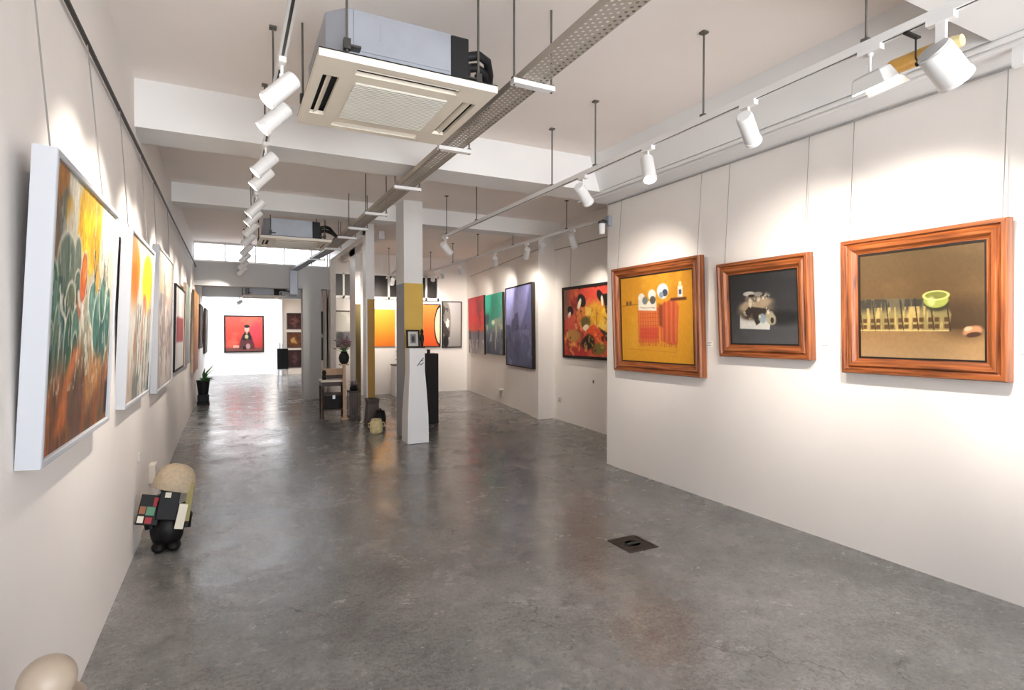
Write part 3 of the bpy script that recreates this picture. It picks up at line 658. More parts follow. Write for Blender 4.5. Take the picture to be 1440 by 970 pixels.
painting('dark brown framed picture just past the orange canvas', (XL+.004, 13.95, 1.2), '+x', 1.5, .93, p_darkbrown, 'black', .03, .05, 40, None, lw)
painting('dark olive framed picture, farthest on the left wall', (XL+.004, 17.1, 1.0), '+x', 1.5, 1.18, p_darkolive, 'brown', .03, .05, 40, None, lw)
# right wall
rw = 'wood-framed still lifes on the right wall'
painting('wood-framed still life of orange cloth and white jars on mustard', (XR-.003, 4.375, 1.105), '-x', 1.29, 1.115, p_cloth, 'wood', .045, .075, 190, (2.975, .06, XR-.02), rw)
painting('wood-framed still life of a metal kettle on dark grey, smallest of the wood frames', (XR-.003, 3.10, 1.31), '-x', .86, .80, p_kettle, 'wood', .05, .07, 170, (2.975, .06, XR-.02), rw)
painting('wood-framed still life of a green bowl on a row of old books', (XR-.003, 1.968, 1.235), '-x', .935, .91, p_books, 'wood', .035, .075, 210, (2.975, .04, XR-.02), rw)
# alcove and slanting wall
painting('black-framed painting of black-haired figures in red and gold', (4.867, 6.98, 1.125), '-x', 1.42, 1.125, p_figures, 'black', .02, .05, 130, (2.9, .2, 4.85), gain=.85)
dA = Vector((A0[0]-A1[0], A0[1]-A1[1], 0)).normalized()
def onA(s, z): return (A0[0]-dA.x*s-.004, A0[1]-dA.y*s, z)
tg = 'tall abstract canvases on the slanting wall'
painting('narrow red and grey abstract canvas, first of the three tall ones', onA(3.86, 1.06), tuple(dA), 1.4, 1.30, p_redgrey, 'darkedge', .02, .045, 70, group=tg, gain=1.25)
painting('narrow teal and grey abstract canvas, middle of the three tall ones', onA(2.40, 1.09), tuple(dA), 1.22, 1.24, p_tealgrey, 'darkedge', .02, .05, 80, group=tg, gain=1.25)
painting('tall periwinkle blue canvas of a misty skyline, nearest of the three', onA(.84, .915), tuple(dA), 1.45, 1.46, p_bluecity, 'thin', .02, .06, 90, group=tg, gain=1.25)
# cross wall
cg = 'pictures on the cross wall'
painting('orange canvas with a black curve and cream edge', (4.28, 12.797, 1.2), '-y', .52, 1.02, p_orangecurve, 'thin', .02, .05, 60, group=cg, gain=.85)
painting('silver grey canvas with a black and white figure', (4.83, 12.797, 1.18), '-y', .50, 1.12, p_silver, 'thin', .02, .05, 60, group=cg, gain=.85)
painting('plain orange to yellow canvas seen between post and column', (3.16, 12.797, 1.22), '-y', .54, .85, p_sunset, 'none', .02, .04, 40, group=cg, gain=.85)
painting('pale misty grey picture behind the flower stand', (2.29, 12.797, 1.22), '-y', .44, .81, p_mist, 'brown', .01, .04, 50, group=cg, gain=.85)
painting('dark teal picture with a pale gleam beside the grey pier', (1.86, 13.597, .9), '-y', .30, 1.13, p_teal, 'thin', .01, .04, 30)
# rear
painting('red painting of a seated figure in dark robes on the end wall', (.465, 20.997, .89), '-y', 1.22, 1.25, p_seated, 'black', .01, .05, 110)
sg = 'small dark pictures stacked on the cream wall'
for i, (v0, v1, f, lab) in enumerate([(440, 463, p_smallred, 'small dark red picture, topmost of three on the cream wall'), (467, 489, p_smallgold, 'small brown and gold picture, middle of three on the cream wall'), (492, 517, p_smalldark, 'small blackish red picture, lowest of three on the cream wall')]):
    k = 19.2/785
    painting(lab, (2.02, 20.597, 1.5-(v1-470)*k), '-y', .50, (v1-v0)*k, f, 'brown', .005, .03, 30, group=sg)

# wall labels (price tags)
def wall_tag(loc, facing, label, s=1.0, M=None):
    right, out = AX[facing]; up = Vector((0,0,1))
    M = Matrix(((right.x, up.x, out.x, loc[0]), (right.y, up.y, out.y, loc[1]), (right.z, up.z, out.z, loc[2]), (0,0,0,1)))
    r = empty('wall_label', M=M, label=label, cat='label', group='wall labels beside the paintings')
    B(-.035*s, .035*s, -.025*s, .025*s, 0, .003).build('card', PAPER, r)
    m = MB()
    for i, wd in enumerate((.05, .038, .045)): m.box(-.028*s, (-.028+wd)*s, (.012-.012*i)*s, (.016-.012*i)*s, .003, .0036)
    m.build('printed_lines', INK, r)
wall_tag((XR, 3.70, 1.41), '-x', 'small white wall label beside the orange cloth still life')
wall_tag((XR, 2.60, 1.43), '-x', 'small white wall label beside the kettle still life')
wall_tag((XR, 1.455, 1.40), '-x', 'small white wall label beside the bowl and books still life')
wall_tag((1.17, 21.0, 1.66), '-y', 'small grey wall label beside the red seated figure', 2.2)

# ------------------------------------------------------------------ lighting tracks
def track(label, p, q, rods, zt):
    """White rail with a dark slot underneath, hung on steel rods."""
    p = Vector((p[0], p[1], zt)); q = Vector((q[0], q[1], zt)); d = (q-p); L = d.length
    r = empty('lighting_track', tuple(p), label, 'lighting track'); r.rotation_euler = (0, 0, math.atan2(d.y, d.x)-PI/2)
    m = MB().extr([(-.018,0),(-.007,0),(-.007,.012),(.007,.012),(.007,0),(.018,0),(.018,.034),(-.018,.034)], 'y', 0, L)
    m.build('rail', LAMPW, r)
    B(-.0065, .0065, .05, L-.05, .002, .011).build('slot', DARK, r)
    for s in rods:
        m = MB().tube([(0, s, .034), (0, s, ZC-zt-.006)], .006, 6); m.box(-.016, .016, s-.016, s+.016, .034, .05); m.box(-.02, .02, s-.02, s+.02, ZC-zt-.012, ZC-zt)
        m.build('hanging_rod', ROD, r)
    return r
ZTL, ZTR, ZT2 = 2.875, 2.785, 2.90
track('left white lighting track running down the passage', (.249, .2), (.249, 12.5), [3.44, 4.3, 6.6, 7.2, 9.0, 10.6, 12.0], ZTL)
track('right white lighting track hung over the front room', (2.58, .3), (2.58, 7.15), [.4, 1.25, 2.22, 3.34, 4.0, 5.7, 6.7], ZTR)
track('white lighting track hung in front of the slanting wall', (4.16, 5.3), (4.0, 12.3), [1.2, 2.75, 4.1, 5.3, 6.6], ZT2)
track('short white lighting track inside the side room', (2.75, 9.6), (3.1, 12.2), [.4, 2.2], 2.72)

HEAD = MB().lathe([(.001,.09),(.036,.089),(.043,.083),(.045,.074),(.045,-.085),(.049,-.09),(.049,-.108),(.042,-.108),(.040,-.085),(.001,-.085)], 24)
LENS = MB().lathe([(.001,-.082),(.034,-.082),(.034,-.088),(.001,-.092)], 20)
ADPT = MB().box(-.017,.017,-.05,.05,-.026,.002)
STEM = MB().tube([(0,0,-.026),(0,0,-.075)], .008, 8).box(-.012,.012,-.012,.012,-.10,-.07)
_protos = {}
def part_copy(key, mb, name, m, parent, smooth=True):
    if key not in _protos:
        o = mb.build(name, m, parent, smooth=smooth); _protos[key] = o; return o
    o = _protos[key].copy(); COL.objects.link(o); o.parent = parent; return o
LIGHTSCALE = 1.7
def spot(loc, target, label, energy=40, group='white track spotlights', size=72, scale=1.0, col=(1, .90, .78), blend=1.0):
    r = empty('track_spotlight', loc, label, 'spotlight', group)
    part_copy('adapter', ADPT, 'adapter', LAMPW, r); part_copy('stem', STEM, 'stem', LAMPW, r)
    h = part_copy('head', HEAD, 'lamp_head', LAMPW, r)
    h.location = (0, 0, -.105-.035*scale); h.scale = (scale,)*3
    wp = Vector(loc)+Vector(h.location); d = (Vector(target)-wp).normalized()
    h.rotation_mode = 'QUATERNION'; h.rotation_quaternion = d.to_track_quat('-Z', 'Y')
    part_copy('lens', LENS, 'lens', BULB, h)
    if energy:
        ld = bpy.data.lights.new('spot_beam', 'SPOT'); ld.energy = energy*LIGHTSCALE; ld.color = col; ld.spot_size = math.radians(size); ld.spot_blend = blend; ld.shadow_soft_size = .03
        lo = bpy.data.objects.new('spot_beam', ld); COL.objects.link(lo); lo.parent = h; lo.location = (0, 0, -.115)
    return r
lg = 'spotlights on the left track'
names = ['nearest white spotlight on the left track', 'second white spotlight from the front on the left track', 'third spotlight on the left track, beside the deep beam', 'fourth spotlight on the left track, close behind the third',
         'fifth spotlight on the left track, between the two beams', 'sixth spotlight on the left track, close behind the fifth', 'seventh spotlight on the left track, before the shallow beam',
         'eighth spotlight on the left track, under the shallow beam', 'ninth spotlight on the left track, beside the second air conditioner', 'tenth spotlight on the left track, against the high window',
         'eleventh spotlight on the left track, against the grey lintel', 'twelfth spotlight on the left track, hanging before the grey lintel', 'small spotlight under the rear lintel, against the end wall']
LY = [(3.05, 3.0), (3.46, 3.5), (4.43, 4.4), (4.84, 4.9), (6.0, 6.05), (6.5, 6.6), (7.2, 7.9), (8.0, 8.6), (9.0, 9.7), (10.0, 10.2), (11.0, 12.0), (12.1, 12.8), (16.25, 15.6)]
for (y, ty), nm in zip(LY, names):
    spot((.249, y, ZTL if y < 13 else 2.47), (XL, ty, 1.82), nm, 40, lg)
rg = 'spotlights on the right track'
spot((2.58, 2.19, ZTR), (XR, 2.75, 1.85), 'white spotlight above the kettle still life', 46, rg)
spot((2.58, 3.02, ZTR), (2.2, 2.2, .9), 'white spotlight turned down towards the floor drain', 8, rg)
spot((2.58, 3.81, ZTR), (XR, 4.5, 1.75), 'white spotlight before the deep beam, above the cloth still life', 50, rg)
spot((2.58, 7.03, ZTR), (4.3, 8.2, 1.4), 'white spotlight at the far end of the right track', 30, rg)
tg2 = 'spotlights before the slanting wall'
for y, t, e, nm in [(6.35, (4.87, 6.9, 1.8), 24, 'spotlight above the red and gold figures painting'), (7.15, (4.6, 8.6, 1.7), 24, 'right one of two spotlights before the wall step'), (7.6, (4.62, 9.0, 1.8), 30, 'left one of two spotlights before the wall step'),
                    (8.7, (4.85, 10.2, 1.9), 60, 'spotlight above the teal canvas'), (10.2, (5.05, 11.6, 1.9), 30, 'spotlight above the narrow red canvas'), (11.2, (4.83, 12.8, 1.95), 34, 'spotlight above the silver grey canvas'), (11.75, (4.28, 12.8, 1.95), 34, 'spotlight above the orange curve canvas')]:
    spot((4.16-.16*(y-5.3)/7, y, ZT2), t, nm, e, tg2)
for y, t, e, nm in [(10.2, (2.3, 12.8, 1.7), 45, 'spotlight inside the side room aimed at the misty picture'), (11.2, (3.15, 12.8, 1.8), 60, 'spotlight inside the side room aimed at the plain orange canvas')]:
    spot((2.75+.35*(y-9.6)/2.6, y, 2.72), t, nm, e, 'spotlights inside the side room')

# big drum lamp and flood lamp near the front of the right track
r = empty('drum_spotlight', (2.58, 1.25, ZTR), 'large white drum spotlight at the near end of the right track', 'spotlight')
B(-.017,.017,-.05,.05,-.026,.002).build('adapter', LAMPW, r)
B(-.008,.008,-.02,.02,-.20,-.02).build('arm', LAMPW, r, bevel=.003)
h = MB().lathe([(.001,.085),(.055,.085),(.062,.08),(.064,-.06),(.068,-.065),(.068,-.08),(.06,-.08),(.058,-.055),(.001,-.055)], 32).build('lamp_head', LAMPW, r, smooth=True)
h.location = (.035, 0, -.19); d = (Vector((XR, 1.0, 1.55))-Vector((2.615, 1.25, 2.6))).normalized(); h.rotation_mode = 'QUATERNION'; h.rotation_quaternion = d.to_track_quat('-Z', 'Y')
MB().lathe([(.001,.085),(.056,.085),(.056,.09),(.001,.09)], 32).build('back_plate', ALU, h, smooth=True)
MB().lathe([(.001,-.052),(.056,-.052),(.056,-.058),(.001,-.058)], 28).build('lens', BULB, h)
MB().tube([(-.062,0,.06),(-.085,0,.06)], .01, 10).build('knob', BLACK, h, smooth=True)
ld = bpy.data.lights.new('spot_beam', 'SPOT'); ld.energy = 110; ld.color = (1, .91, .8); ld.spot_size = math.radians(62); ld.spot_blend = .75; ld.shadow_soft_size = .03
lo = bpy.data.objects.new('spot_beam', ld); COL.objects.link(lo); lo.parent = h; lo.location = (0, 0, -.09)

r = empty('flood_lamp', (2.58, 1.53, ZTR), 'white box flood lamp hung beside the large drum spotlight', 'flood lamp')
B(-.017,.017,-.05,.05,-.026,.002).build('adapter', LAMPW, r)
MB().tube([(0,0,-.02),(0,0,-.11)], .006, 8).ball((0,0,-.03), .013, .013, .013).build('stem', LAMPW, r)
fl = MB()
fl.hexa([(-.05,-.085,-.03),(.05,-.085,-.03),(.05,.085,-.03),(-.05,.085,-.03)], [(-.035,-.07,.03),(.035,-.07,.03),(.035,.07,.03),(-.035,.07,.03)])
h = fl.build('housing', LAMPW, r, bevel=.006); h.location = (.02, 0, -.135); h.rotation_euler = (0, math.radians(-28), math.radians(-8))
B(-.03,.03,-.06,.06,.03,.034).build('top_plate', ALU, h)
fm2 = MB().hexa([(.05,-.09,-.035),(.056,-.09,-.035),(.056,.09,-.035),(.05,.09,-.035)], [(.075,-.1,-.075),(.081,-.1,-.075),(.081,.1,-.075),(.075,.1,-.075)])
fm2.build('visor', LAMPW, h)
B(-.045,.045,-.08,.08,-.034,-.03).build('lens', BULB, h)
ld = bpy.data.lights.new('added_flood_beam', 'SPOT'); ld.energy = 120; ld.color = (1, .91, .8); ld.spot_size = math.radians(75); ld.spot_blend = .8; ld.shadow_soft_size = .05  # beam added to brighten the bowl still life; the lamp itself looks unlit
lo = bpy.data.objects.new('added_flood_beam', ld); COL.objects.link(lo); lo.parent = r; lo.location = (.055, .01, -.215); lo.rotation_mode = 'QUATERNION'; lo.rotation_quaternion = (Vector((XR, 2.05, 1.75))-Vector((2.63, 1.53, 2.58))).to_track_quat('-Z', 'Y')

r = empty('amber_lamp', (2.70, 1.40, ZTR-.075), 'amber tube lamp on a black bracket behind the right track', 'lamp')
am = MB().tube([(0,-.13,0),(0,-.12,0),(0,.10,0),(0,.13,0)], [.026,.034,.034,.022], 16).build('amber_tube', AMBER, r, smooth=True)
MB().tube([(0,-.135,0),(0,-.17,0)], [.03,.024], 14).build('end_cap', CREAMPOT, r, smooth=True)
MB().tube([(-.05,-.02,.07),(-.05,-.02,-.02),(-.01,-.02,-.045)], .004, 6).build('bracket', BLACK, r)
MB().box(-.13,-.03,-.03,-.01,.066,.074).build('clip', BLACK, r)

# ------------------------------------------------------------------ air conditioners
def aircon(label, x0, y0, zb, ztop_rod, energy=None):
    W = .92; D = .93
    r = empty('air_conditioner', (x0+W/2, y0+D/2, zb), label, 'air conditioner', 'ceiling cassette air conditioners')
    x, y = W/2, D/2
    # decorated panel with four slots around a grille
    p = MB()
    s0, s1, sl = .335, .415, .27     # slots
    bxs = [-x,-s1,-s0,-sl,sl,s0,s1,x]; bys = [-y,-s1,-s0,-sl,sl,s0,s1,y]
    for i in range(7):
        for k in range(7):
            if (i in (1, 5) and k == 3) or (k in (1, 5) and i == 3): continue
            p.box(bxs[i], bxs[i+1], bys[k], bys[k+1], 0, .022)
    p.box(-x, x, -y, -y+.02, .022, .036).box(-x, x, y-.02, y, .022, .036).box(-x, -x+.02, -y+.02, y-.02, .022, .036).box(x-.02, x, -y+.02, y-.02, .022, .036)
    p.build('panel', CREAM, r)
    B(-x, x, -y, y, .0355, .042).build('panel_back', BLACK, r)
    g = MB().box(-.25,.25,-.25,.25,-.004,.004)
    for i in range(24):
        yy = -.245+i*.0213; g.box(-.25,.25,yy,yy+.009,-.007,-.003)
    g.build('grille', GRILLE, r)
    lp = MB().hexa([(-s0-.058,-sl,.010),(-s0-.052,-sl,.004),(-s0-.052,sl,.004),(-s0-.058,sl,.010)], [(-s0-.034,-sl,.032),(-s0-.028,-sl,.026),(-s0-.028,sl,.026),(-s0-.034,sl,.032)])
    for k in range(4): lp.build('louver', CREAM, r).rotation_euler = (0, 0, k*PI/2)
    # steel casing with chamfered corners
    bx, by, ch = .40, .41, .09
    bx = .215; lx = -.41
    MB().prism([(lx+ch,-by),(bx,-by),(bx,by),(lx+ch,by),(lx,by-ch),(lx,-by+ch)], .042, .285).build('casing', STEEL, r, bevel=.005)
    MB().box(lx+ch+.02, bx-.01, -by-.006, -by, .085, .097).box(lx+ch+.05, bx-.01, -by-.004, -by, .068, .073).box(lx+ch+.03, lx+ch+.034, -by-.004, -by, .1, .28).box(lx+ch+.16, lx+ch+.164, -by-.003, -by, .16, .24).build('casing_seam', STEEL, r)
    MB().box(bx, bx+.10, -by-.004, by*.9, .04, .28).box(bx+.10, bx+.125, -by+.03, -by+.28, .04, .17).build('control_box', BLACK, r, bevel=.006)
    for sx, sy in ((-.33,-.45),(.375,-.40),(-.445,.3),(.375,.40)):
        MB().tube([(sx,sy,.05),(sx,sy,ztop_rod-zb-.004)], .0065, 6).build('hanging_rod', ROD, r)
        MB().box(min(sx, sx*.8), max(sx, sx*.8), min(sy, sy*.9)-.012, max(sy, sy*.9)+.012, .075, .085).box(sx-.016,sx+.016,sy-.016,sy+.016,.06,.11).build('bracket', DARK, r)
    for i in range(2):
        k = i*.045
        MB().tube([(bx+.09,-.37+k,.20-k),(.39,-.375+k,.225-k),(.45,-.35+k,.215-k),(.50,-.27+k,.185-k*.3),(.56,-.12+k,.172),(.625+k*.6,.04+k,.172),(.635+k,.4,.172)], .024, 10).build('insulated_pipe', BLACK, r, smooth=True)
    return r
aircon('large ceiling cassette air conditioner above the front room', .385, 2.745, 2.80, ZC)
aircon('second ceiling cassette air conditioner, beyond the shallow beam', .385, 8.22, 2.80, ZC)
aircon('small farthest cassette air conditioner under the grey lintel', .30, 14.55, 2.40, 2.84)

# ------------------------------------------------------------------ cable tray
def tray_mesh(L, w=.155, h=.04):
    return MB().box(-w/2, w/2, 0, L, 0, .002).box(-w/2, -w/2+.002, 0, L, .002, h).box(w/2-.002, w/2, 0, L, .002, h)
t = empty('cable_tray', (1.513, .6, 2.90), 'long perforated steel cable tray down the middle of the ceiling', 'cable tray')
tray_mesh(9.2).build('tray_run', PERF, t)
MB().tube([(.05,4.2,.02),(.05,9.2,.02)], .012, 8).build('cable', DARK, t); MB().tube([(-.055,2.6,.018),(-.055,9.2,.018)], .010, 8).build('cable', BLACK, t)
t2 = tray_mesh(2.72).build('tray_run', STEEL, t); t2.location = (0, 9.2, 0); t2.rotation_euler = (math.radians(-1.5), 0, math.radians(6))
t3 = tray_mesh(.50).build('tray_drop', STEEL, t); t3.location = (-.29, 11.92, -.56); t3.rotation_euler = (PI/2, 0, 0)
t4 = tray_mesh(1.6).build('tray_run', STEEL, t); t4.location = (-.29, 11.95, -.56)
hl = ['white tray hanger beside the large air conditioner', 'white tray hanger before the deep beam', 'white tray hanger just past the deep beam', 'fourth white tray hanger, between the two beams', 'fifth white tray hanger, at the shallow beam', 'sixth white tray hanger, above the post screen', 'seventh white tray hanger, beside the second air conditioner', 'farthest white tray hanger, before the high window']
for y, lab in zip((2.74, 3.95, 5.19, 6.45, 7.45, 8.22, 9.4, 10.6), hl):
    dx = 0 if y < 9.8 else -.1*(y-9.8)
    r = empty('tray_hanger', (1.52+dx, y, 2.895 if y < 9.8 else 2.862), lab, 'tray hanger', 'trapeze hangers of the cable tray')
    MB().extr([(-.02,0),(.02,0),(.02,-.005),(.024,-.005),(.024,-.028),(-.024,-.028),(-.024,-.005),(-.02,-.005)], 'x', -.13, .13).build('strut', LAMPW, r)
    top = ZC if not (7.85 < y < 8.15) else 3.1
    for sx in (-.118, .118):
        MB().tube([(sx,0,-.034),(sx,0,top-2.895-.003)], .006, 6).box(sx-.012,sx+.012,-.012,.012,0,.012).build('hanging_rod', ROD, r)

# ------------------------------------------------------------------ things on the floor
# drain
r = empty('floor_drain', (2.565, 3.15, 0), 'square dark iron drain cover set in the floor', 'drain cover')
frame_mb(.25, .26, [(0,0),(0,.006),(.018,.006),(.018,.0)]).build('drain_rim', IRON, r).location = (0, -.13, 0)
m = MB().box(-.105,.105,-.11,.11,.001,.004).lathe([(.07,.004),(.07,.007),(.055,.007),(.055,.004)], 20)
m.build('drain_lid', IRON, r); B(-.055,.055,-.012,.012,.004,.009).build('lid_bar', DARK, r)

# crouching ceramic figure by the left wall
fx, fy = -.40, 4.58
r = empty('ceramic_figure', (fx, fy, 0), 'black crouching ceramic figure in a straw hat holding patchwork panels', 'figurine')
MB().ball((0,0,.13), .105, .10, .135, 20, 12).ball((-.01,0,.27), .085, .085, .12, 18, 10).build('body', BLKGLAZE, r, smooth=True)
for s in (-1, 1):
    MB().ball((.045*s, -.07, .035), .045, .075, .036, 14, 8).build('foot', BLKGLAZE, r, smooth=True)
MB().tube([(.09,0,.30),(.125,-.03,.22),(.12,-.05,.14)], [.032,.034,.028], 12).build('arm', BLKGLAZE, r, smooth=True)
MB().tube([(-.08,0,.30),(-.115,-.03,.25),(-.10,-.05,.16)], [.032,.032,.026], 12).build('arm', BLKGLAZE, r, smooth=True)
MB().ball((.03,.02,.42), .07, .07, .08, 16, 10).build('head', BLKGLAZE, r, smooth=True)
h = MB().lathe([(.128,-.07),(.133,-.055),(.13,-.01),(.115,.045),(.085,.085),(.045,.105),(.001,.11)], 26).build('straw_hat', STRAW, r, smooth=True)
h.location = (.055, .03, .47); h.rotation_euler = (math.radians(-6), math.radians(16), 0)
def panel(name, loc, rot, w, hh, base, patches):
    o = B(-w/2, w/2, -.012, .012, 0, hh).build(name, base, r, bevel=.004); o.location = loc; o.rotation_euler = rot
    for i, (a, b2, c, d2, mm) in enumerate(patches):
        B(a*w-w/2, b2*w-w/2, -.0145, -.011, c*hh, d2*hh).build('patch', mm, o)
    return o
panel('patchwork_panel', (-.115,-.10,.205), (math.radians(-20), math.radians(14), math.radians(6)), .13, .20, BLKGLAZE, [(.05,.32,.06,.28,CREAMP),(.4,.7,.05,.25,REDP),(.36,.75,.32,.6,GREENP),(.05,.32,.35,.6,RUSTP),(.6,.95,.62,.92,REDP)])
panel('dark_panel', (.0,-.105,.225), (math.radians(-14), math.radians(10), 0), .12, .19, BLKGLAZE, [(.25,.55,.78,.96,CREAMP)])
panel('cream_panel', (.075,-.10,.15), (math.radians(-8), math.radians(12), 0), .055, .17, CREAMP, [])
panel('olive_strip', (.118,-.07,.19), (math.radians(-6), math.radians(8), 0), .04, .26, OLIVE, [])

# pale ceramic garden stools at the bottom left corner (only their domes show)
for i, (x, y, zz, lab) in enumerate([(-.378, 1.61, .762, 'pale beige ceramic dome at the bottom left corner by the wall'), (-.47, 1.30, .73, 'second pale ceramic dome cut off by the left edge')]):
    r = empty('ceramic_stool', (x, y, 0), lab, 'ceramic stool', 'pale ceramic stools')
    R = .056
    MB().lathe([(.07,0),(.078,.02),(.06,.10),(.052,.30),(.06,zz-2.0*R),(.072,zz-1.8*R)], 28).build('stand', CERAM, r, smooth=True)
    MB().ball((0,0,zz-R), R, R, R, 32, 18).build('dome', CERAM, r, smooth=True)

# potted fern on a black block by the left wall
r = empty('plant_stand', (-.46, 12.5, .12), 'black block under the potted fern by the left wall', 'plant stand')
B(-.11,.11,-.11,.11,0,.05).build('plinth', BLACK, r, bevel=.01); B(-.10,.10,-.10,.10,.05,.20).build('block', BLACK, r, bevel=.015)
r = empty('potted_fern', (-.46, 12.5, .32), 'potted fern in a dark planter on a black block', 'potted plant')
MB().lathe([(.08,0),(.09,.02),(.115,.25),(.125,.26),(.125,.28),(.105,.28),(.10,.25),(.001,.25)], 20).build('pot', GREY_TAUPE if False else BLACK, r, smooth=True)
lf = MB()
for i in range(46):
    a = random.random()*2*PI; e = random.uniform(.0, 1.2)
    lf.leaf((.02*math.cos(a), .02*math.sin(a), .26), (math.cos(a)*math.cos(e), math.sin(a)*math.cos(e), math.sin(e)), (0,0,1), random.uniform(.16,.40) if math.cos(a) > -.2 else random.uniform(.05,.10), .05)
lf.build('foliage', LEAF, r)

# tapered white pedestal in front of the column with a framed photo and a dark statuette
py = 7.22; pz = fz(py)
r = empty('white_pedestal', (2.21, py, pz), 'white flared pedestal standing before the mustard column', 'pedestal')
m = MB(); rings = [(0,.145),(.35,.140),(.70,.122),(.95,.105),(1.25,.105)]
for z, s in rings: m.v += [(-s,-s,z),(s,-s,z),(s,s,z),(-s,s,z)]
for i in range(len(rings)-1):
    for c in range(4): m.f.append((i*4+c, i*4+(c+1)%4, i*4+4+(c+1)%4, i*4+4+c))
m.f += [(3,2,1,0), tuple(len(m.v)-4+k for k in range(4))]
m.build('pedestal_body', WHITE, r, bevel=.006)
mm = MB()
for q in [[(.0,-.109,1.02),(.03,-.109,1.06),(.06,-.108,1.10),(.085,-.108,1.12)], [(.02,-.109,1.05),(.05,-.109,1.03),(.08,-.109,1.06)], [(.04,-.109,1.08),(.075,-.109,1.09)]]: mm.tube(q, .006, 6)
mm.build('dark_motif', INK, r)
painting('small black-framed photograph standing on the white flared pedestal', (2.19, py+.02, pz+1.252), '-y', .18, .24, p_photo, 'thin', -.02, .02, 30, cat='photo frame')
r = empty('dark_statuette', (2.30, py-.02, pz+1.25), 'small dark statuette on the white pedestal beside the photo', 'statuette')
MB().lathe([(.03,0),(.03,.02),(.018,.03),(.022,.08),(.03,.12),(.024,.17),(.016,.19),(.024,.22),(.012,.25),(.001,.255)], 16).build('figure', BLACK, r, smooth=True)
B(-.033,.033,-.033,.033,-.0,.015).build('base', BROWNDK, r)
# dark pedestal
y = 8.40
r = empty('dark_pedestal', (2.82, y, fz(y)), 'dark brown tall pedestal behind the white flared pedestal', 'pedestal')
B(-.10,.10,-.10,.10,0,1.10).build('pedestal_body', BLKFRAME, r, bevel=.006); B(-.06,-.02,-.06,.0,1.10,1.16).build('finial', BLACK, r, bevel=.004)
# white plinth with bonsai
r = empty('white_plinth', (3.43, 12.30, .12), 'low white plinth in the side room carrying a small green plant', 'pedestal')
B(-.17,.17,-.17,.17,0,.68).build('pedestal_body', WHITE, r, bevel=.006); B(-.185,.185,-.185,.185,.68,.71).build('top_slab', GREY_TAUPE, r, bevel=.004)
r = empty('potted_bonsai', (3.42, 12.28, .83), 'small green bushy plant on the low white plinth', 'potted plant')
MB().lathe([(.05,0),(.075,.06),(.08,.08),(.06,.08),(.001,.07)], 16).build('pot', CREAMP, r, smooth=True)
lf = MB()
for i in range(90):
    a = random.random()*2*PI; b = random.uniform(-.6, 1.4); c = Vector((.07*math.cos(a)*math.cos(b), .07*math.sin(a)*math.cos(b), .2+.12*math.sin(b)))
    lf.leaf(c, c-Vector((0,0,.17)), (0,0,1) if abs(b) < 1.2 else (1,0,0), .09, .05)
lf.build('foliage', LEAF, r)

# console table with dark chest under it
tx, ty = 1.53, 9.62
r = empty('console_table', (tx, ty, .12), 'small dark wooden table with a pale top beside the screen post', 'table')
B(-.20,.20,-.17,.17,.60,.635).build('tabletop', CREAMP, r, bevel=.004); B(-.185,.185,-.155,.155,.53,.60).build('apron', BROWNDK, r)
for sx in (-1,1):
    for sy in (-1,1): MB().tube([(sx*.175,sy*.145,0),(sx*.175,sy*.145,.53)], [.014,.019], 8).build('leg', BROWNDK, r)
B(-.17,.17,-.14,.14,.13,.15).build('shelf', BROWNDK, r)
r = empty('wooden_chest', (tx, ty, .27), 'blackish wooden chest on the shelf of the small table', 'chest')
B(-.13,.13,-.12,.12,0,.22).build('chest_body', BLKFRAME, r, bevel=.006); B(-.137,.137,-.127,.127,.22,.26).build('lid', BROWNDK, r, bevel=.006); B(-.02,.02,-.136,-.126,.17,.23).build('clasp', ALU, r)
r = empty('picture_panel', (tx+.02, ty+.11, .757), 'low brown backboard leaning on the pale-topped table', 'picture')
B(-.17,.17,0,.02,0,.06).build('lower_rail', BROWNDK, r); B(-.17,.17,.004,.018,.06,.17).build('panel', TANWOOD, r)
r = empty('dark_carving', (tx-.14, ty-.06, .755), 'small dark carving on the left corner of the pale-topped table', 'carving')
MB().lathe([(.03,0),(.035,.02),(.02,.05),(.028,.09),(.034,.12),(.02,.15),(.001,.16)], 14).build('figure', BLACK, r, smooth=True)
# flower pedestal with orchid
r = empty('flower_pedestal', (1.665, 9.32, .12), 'thin beige pedestal under the pink flowers', 'pedestal')
B(-.022,.022,-.022,.022,.03,.88).build('shaft', TANWOOD, r); B(-.05,.05,-.05,.05,0,.03).build('foot', TANWOOD, r, bevel=.004); B(-.07,.07,-.07,.07,.88,.90).build('top', TANWOOD, r, bevel=.004)
r = empty('flower_vase', (1.665, 9.32, 1.02), 'dark vase of pink flowers on the thin beige pedestal', 'vase')
MB().lathe([(.04,0),(.07,.03),(.085,.10),(.07,.16),(.05,.18),(.055,.2),(.045,.2),(.001,.18)], 18).build('vase_body', BLACK, r, smooth=True)
fl = MB(); st = MB()
for i in range(40):
    a = random.random()*2*PI; q = random.uniform(.02,.15); z = .27+random.uniform(-.05,.13); c = (q*math.cos(a), q*math.sin(a), z)
    st.tube([(0,0,.18), c], .003, 4)
    for k in range(5):
        b = a+k*2*PI/5; fl.leaf(c, (math.cos(b)*.8, math.sin(b)*.8, .5), (0,0,1), .06, .05)
fl.build('blossoms', PINK, r); st.build('stems', LEAF, r)
MB().tube([(.02,0,.2),(.05,.02,.36),(.055,.02,.46)], [.012,.016,.006], 6).build('bud_stalk', BROWNDK, r)
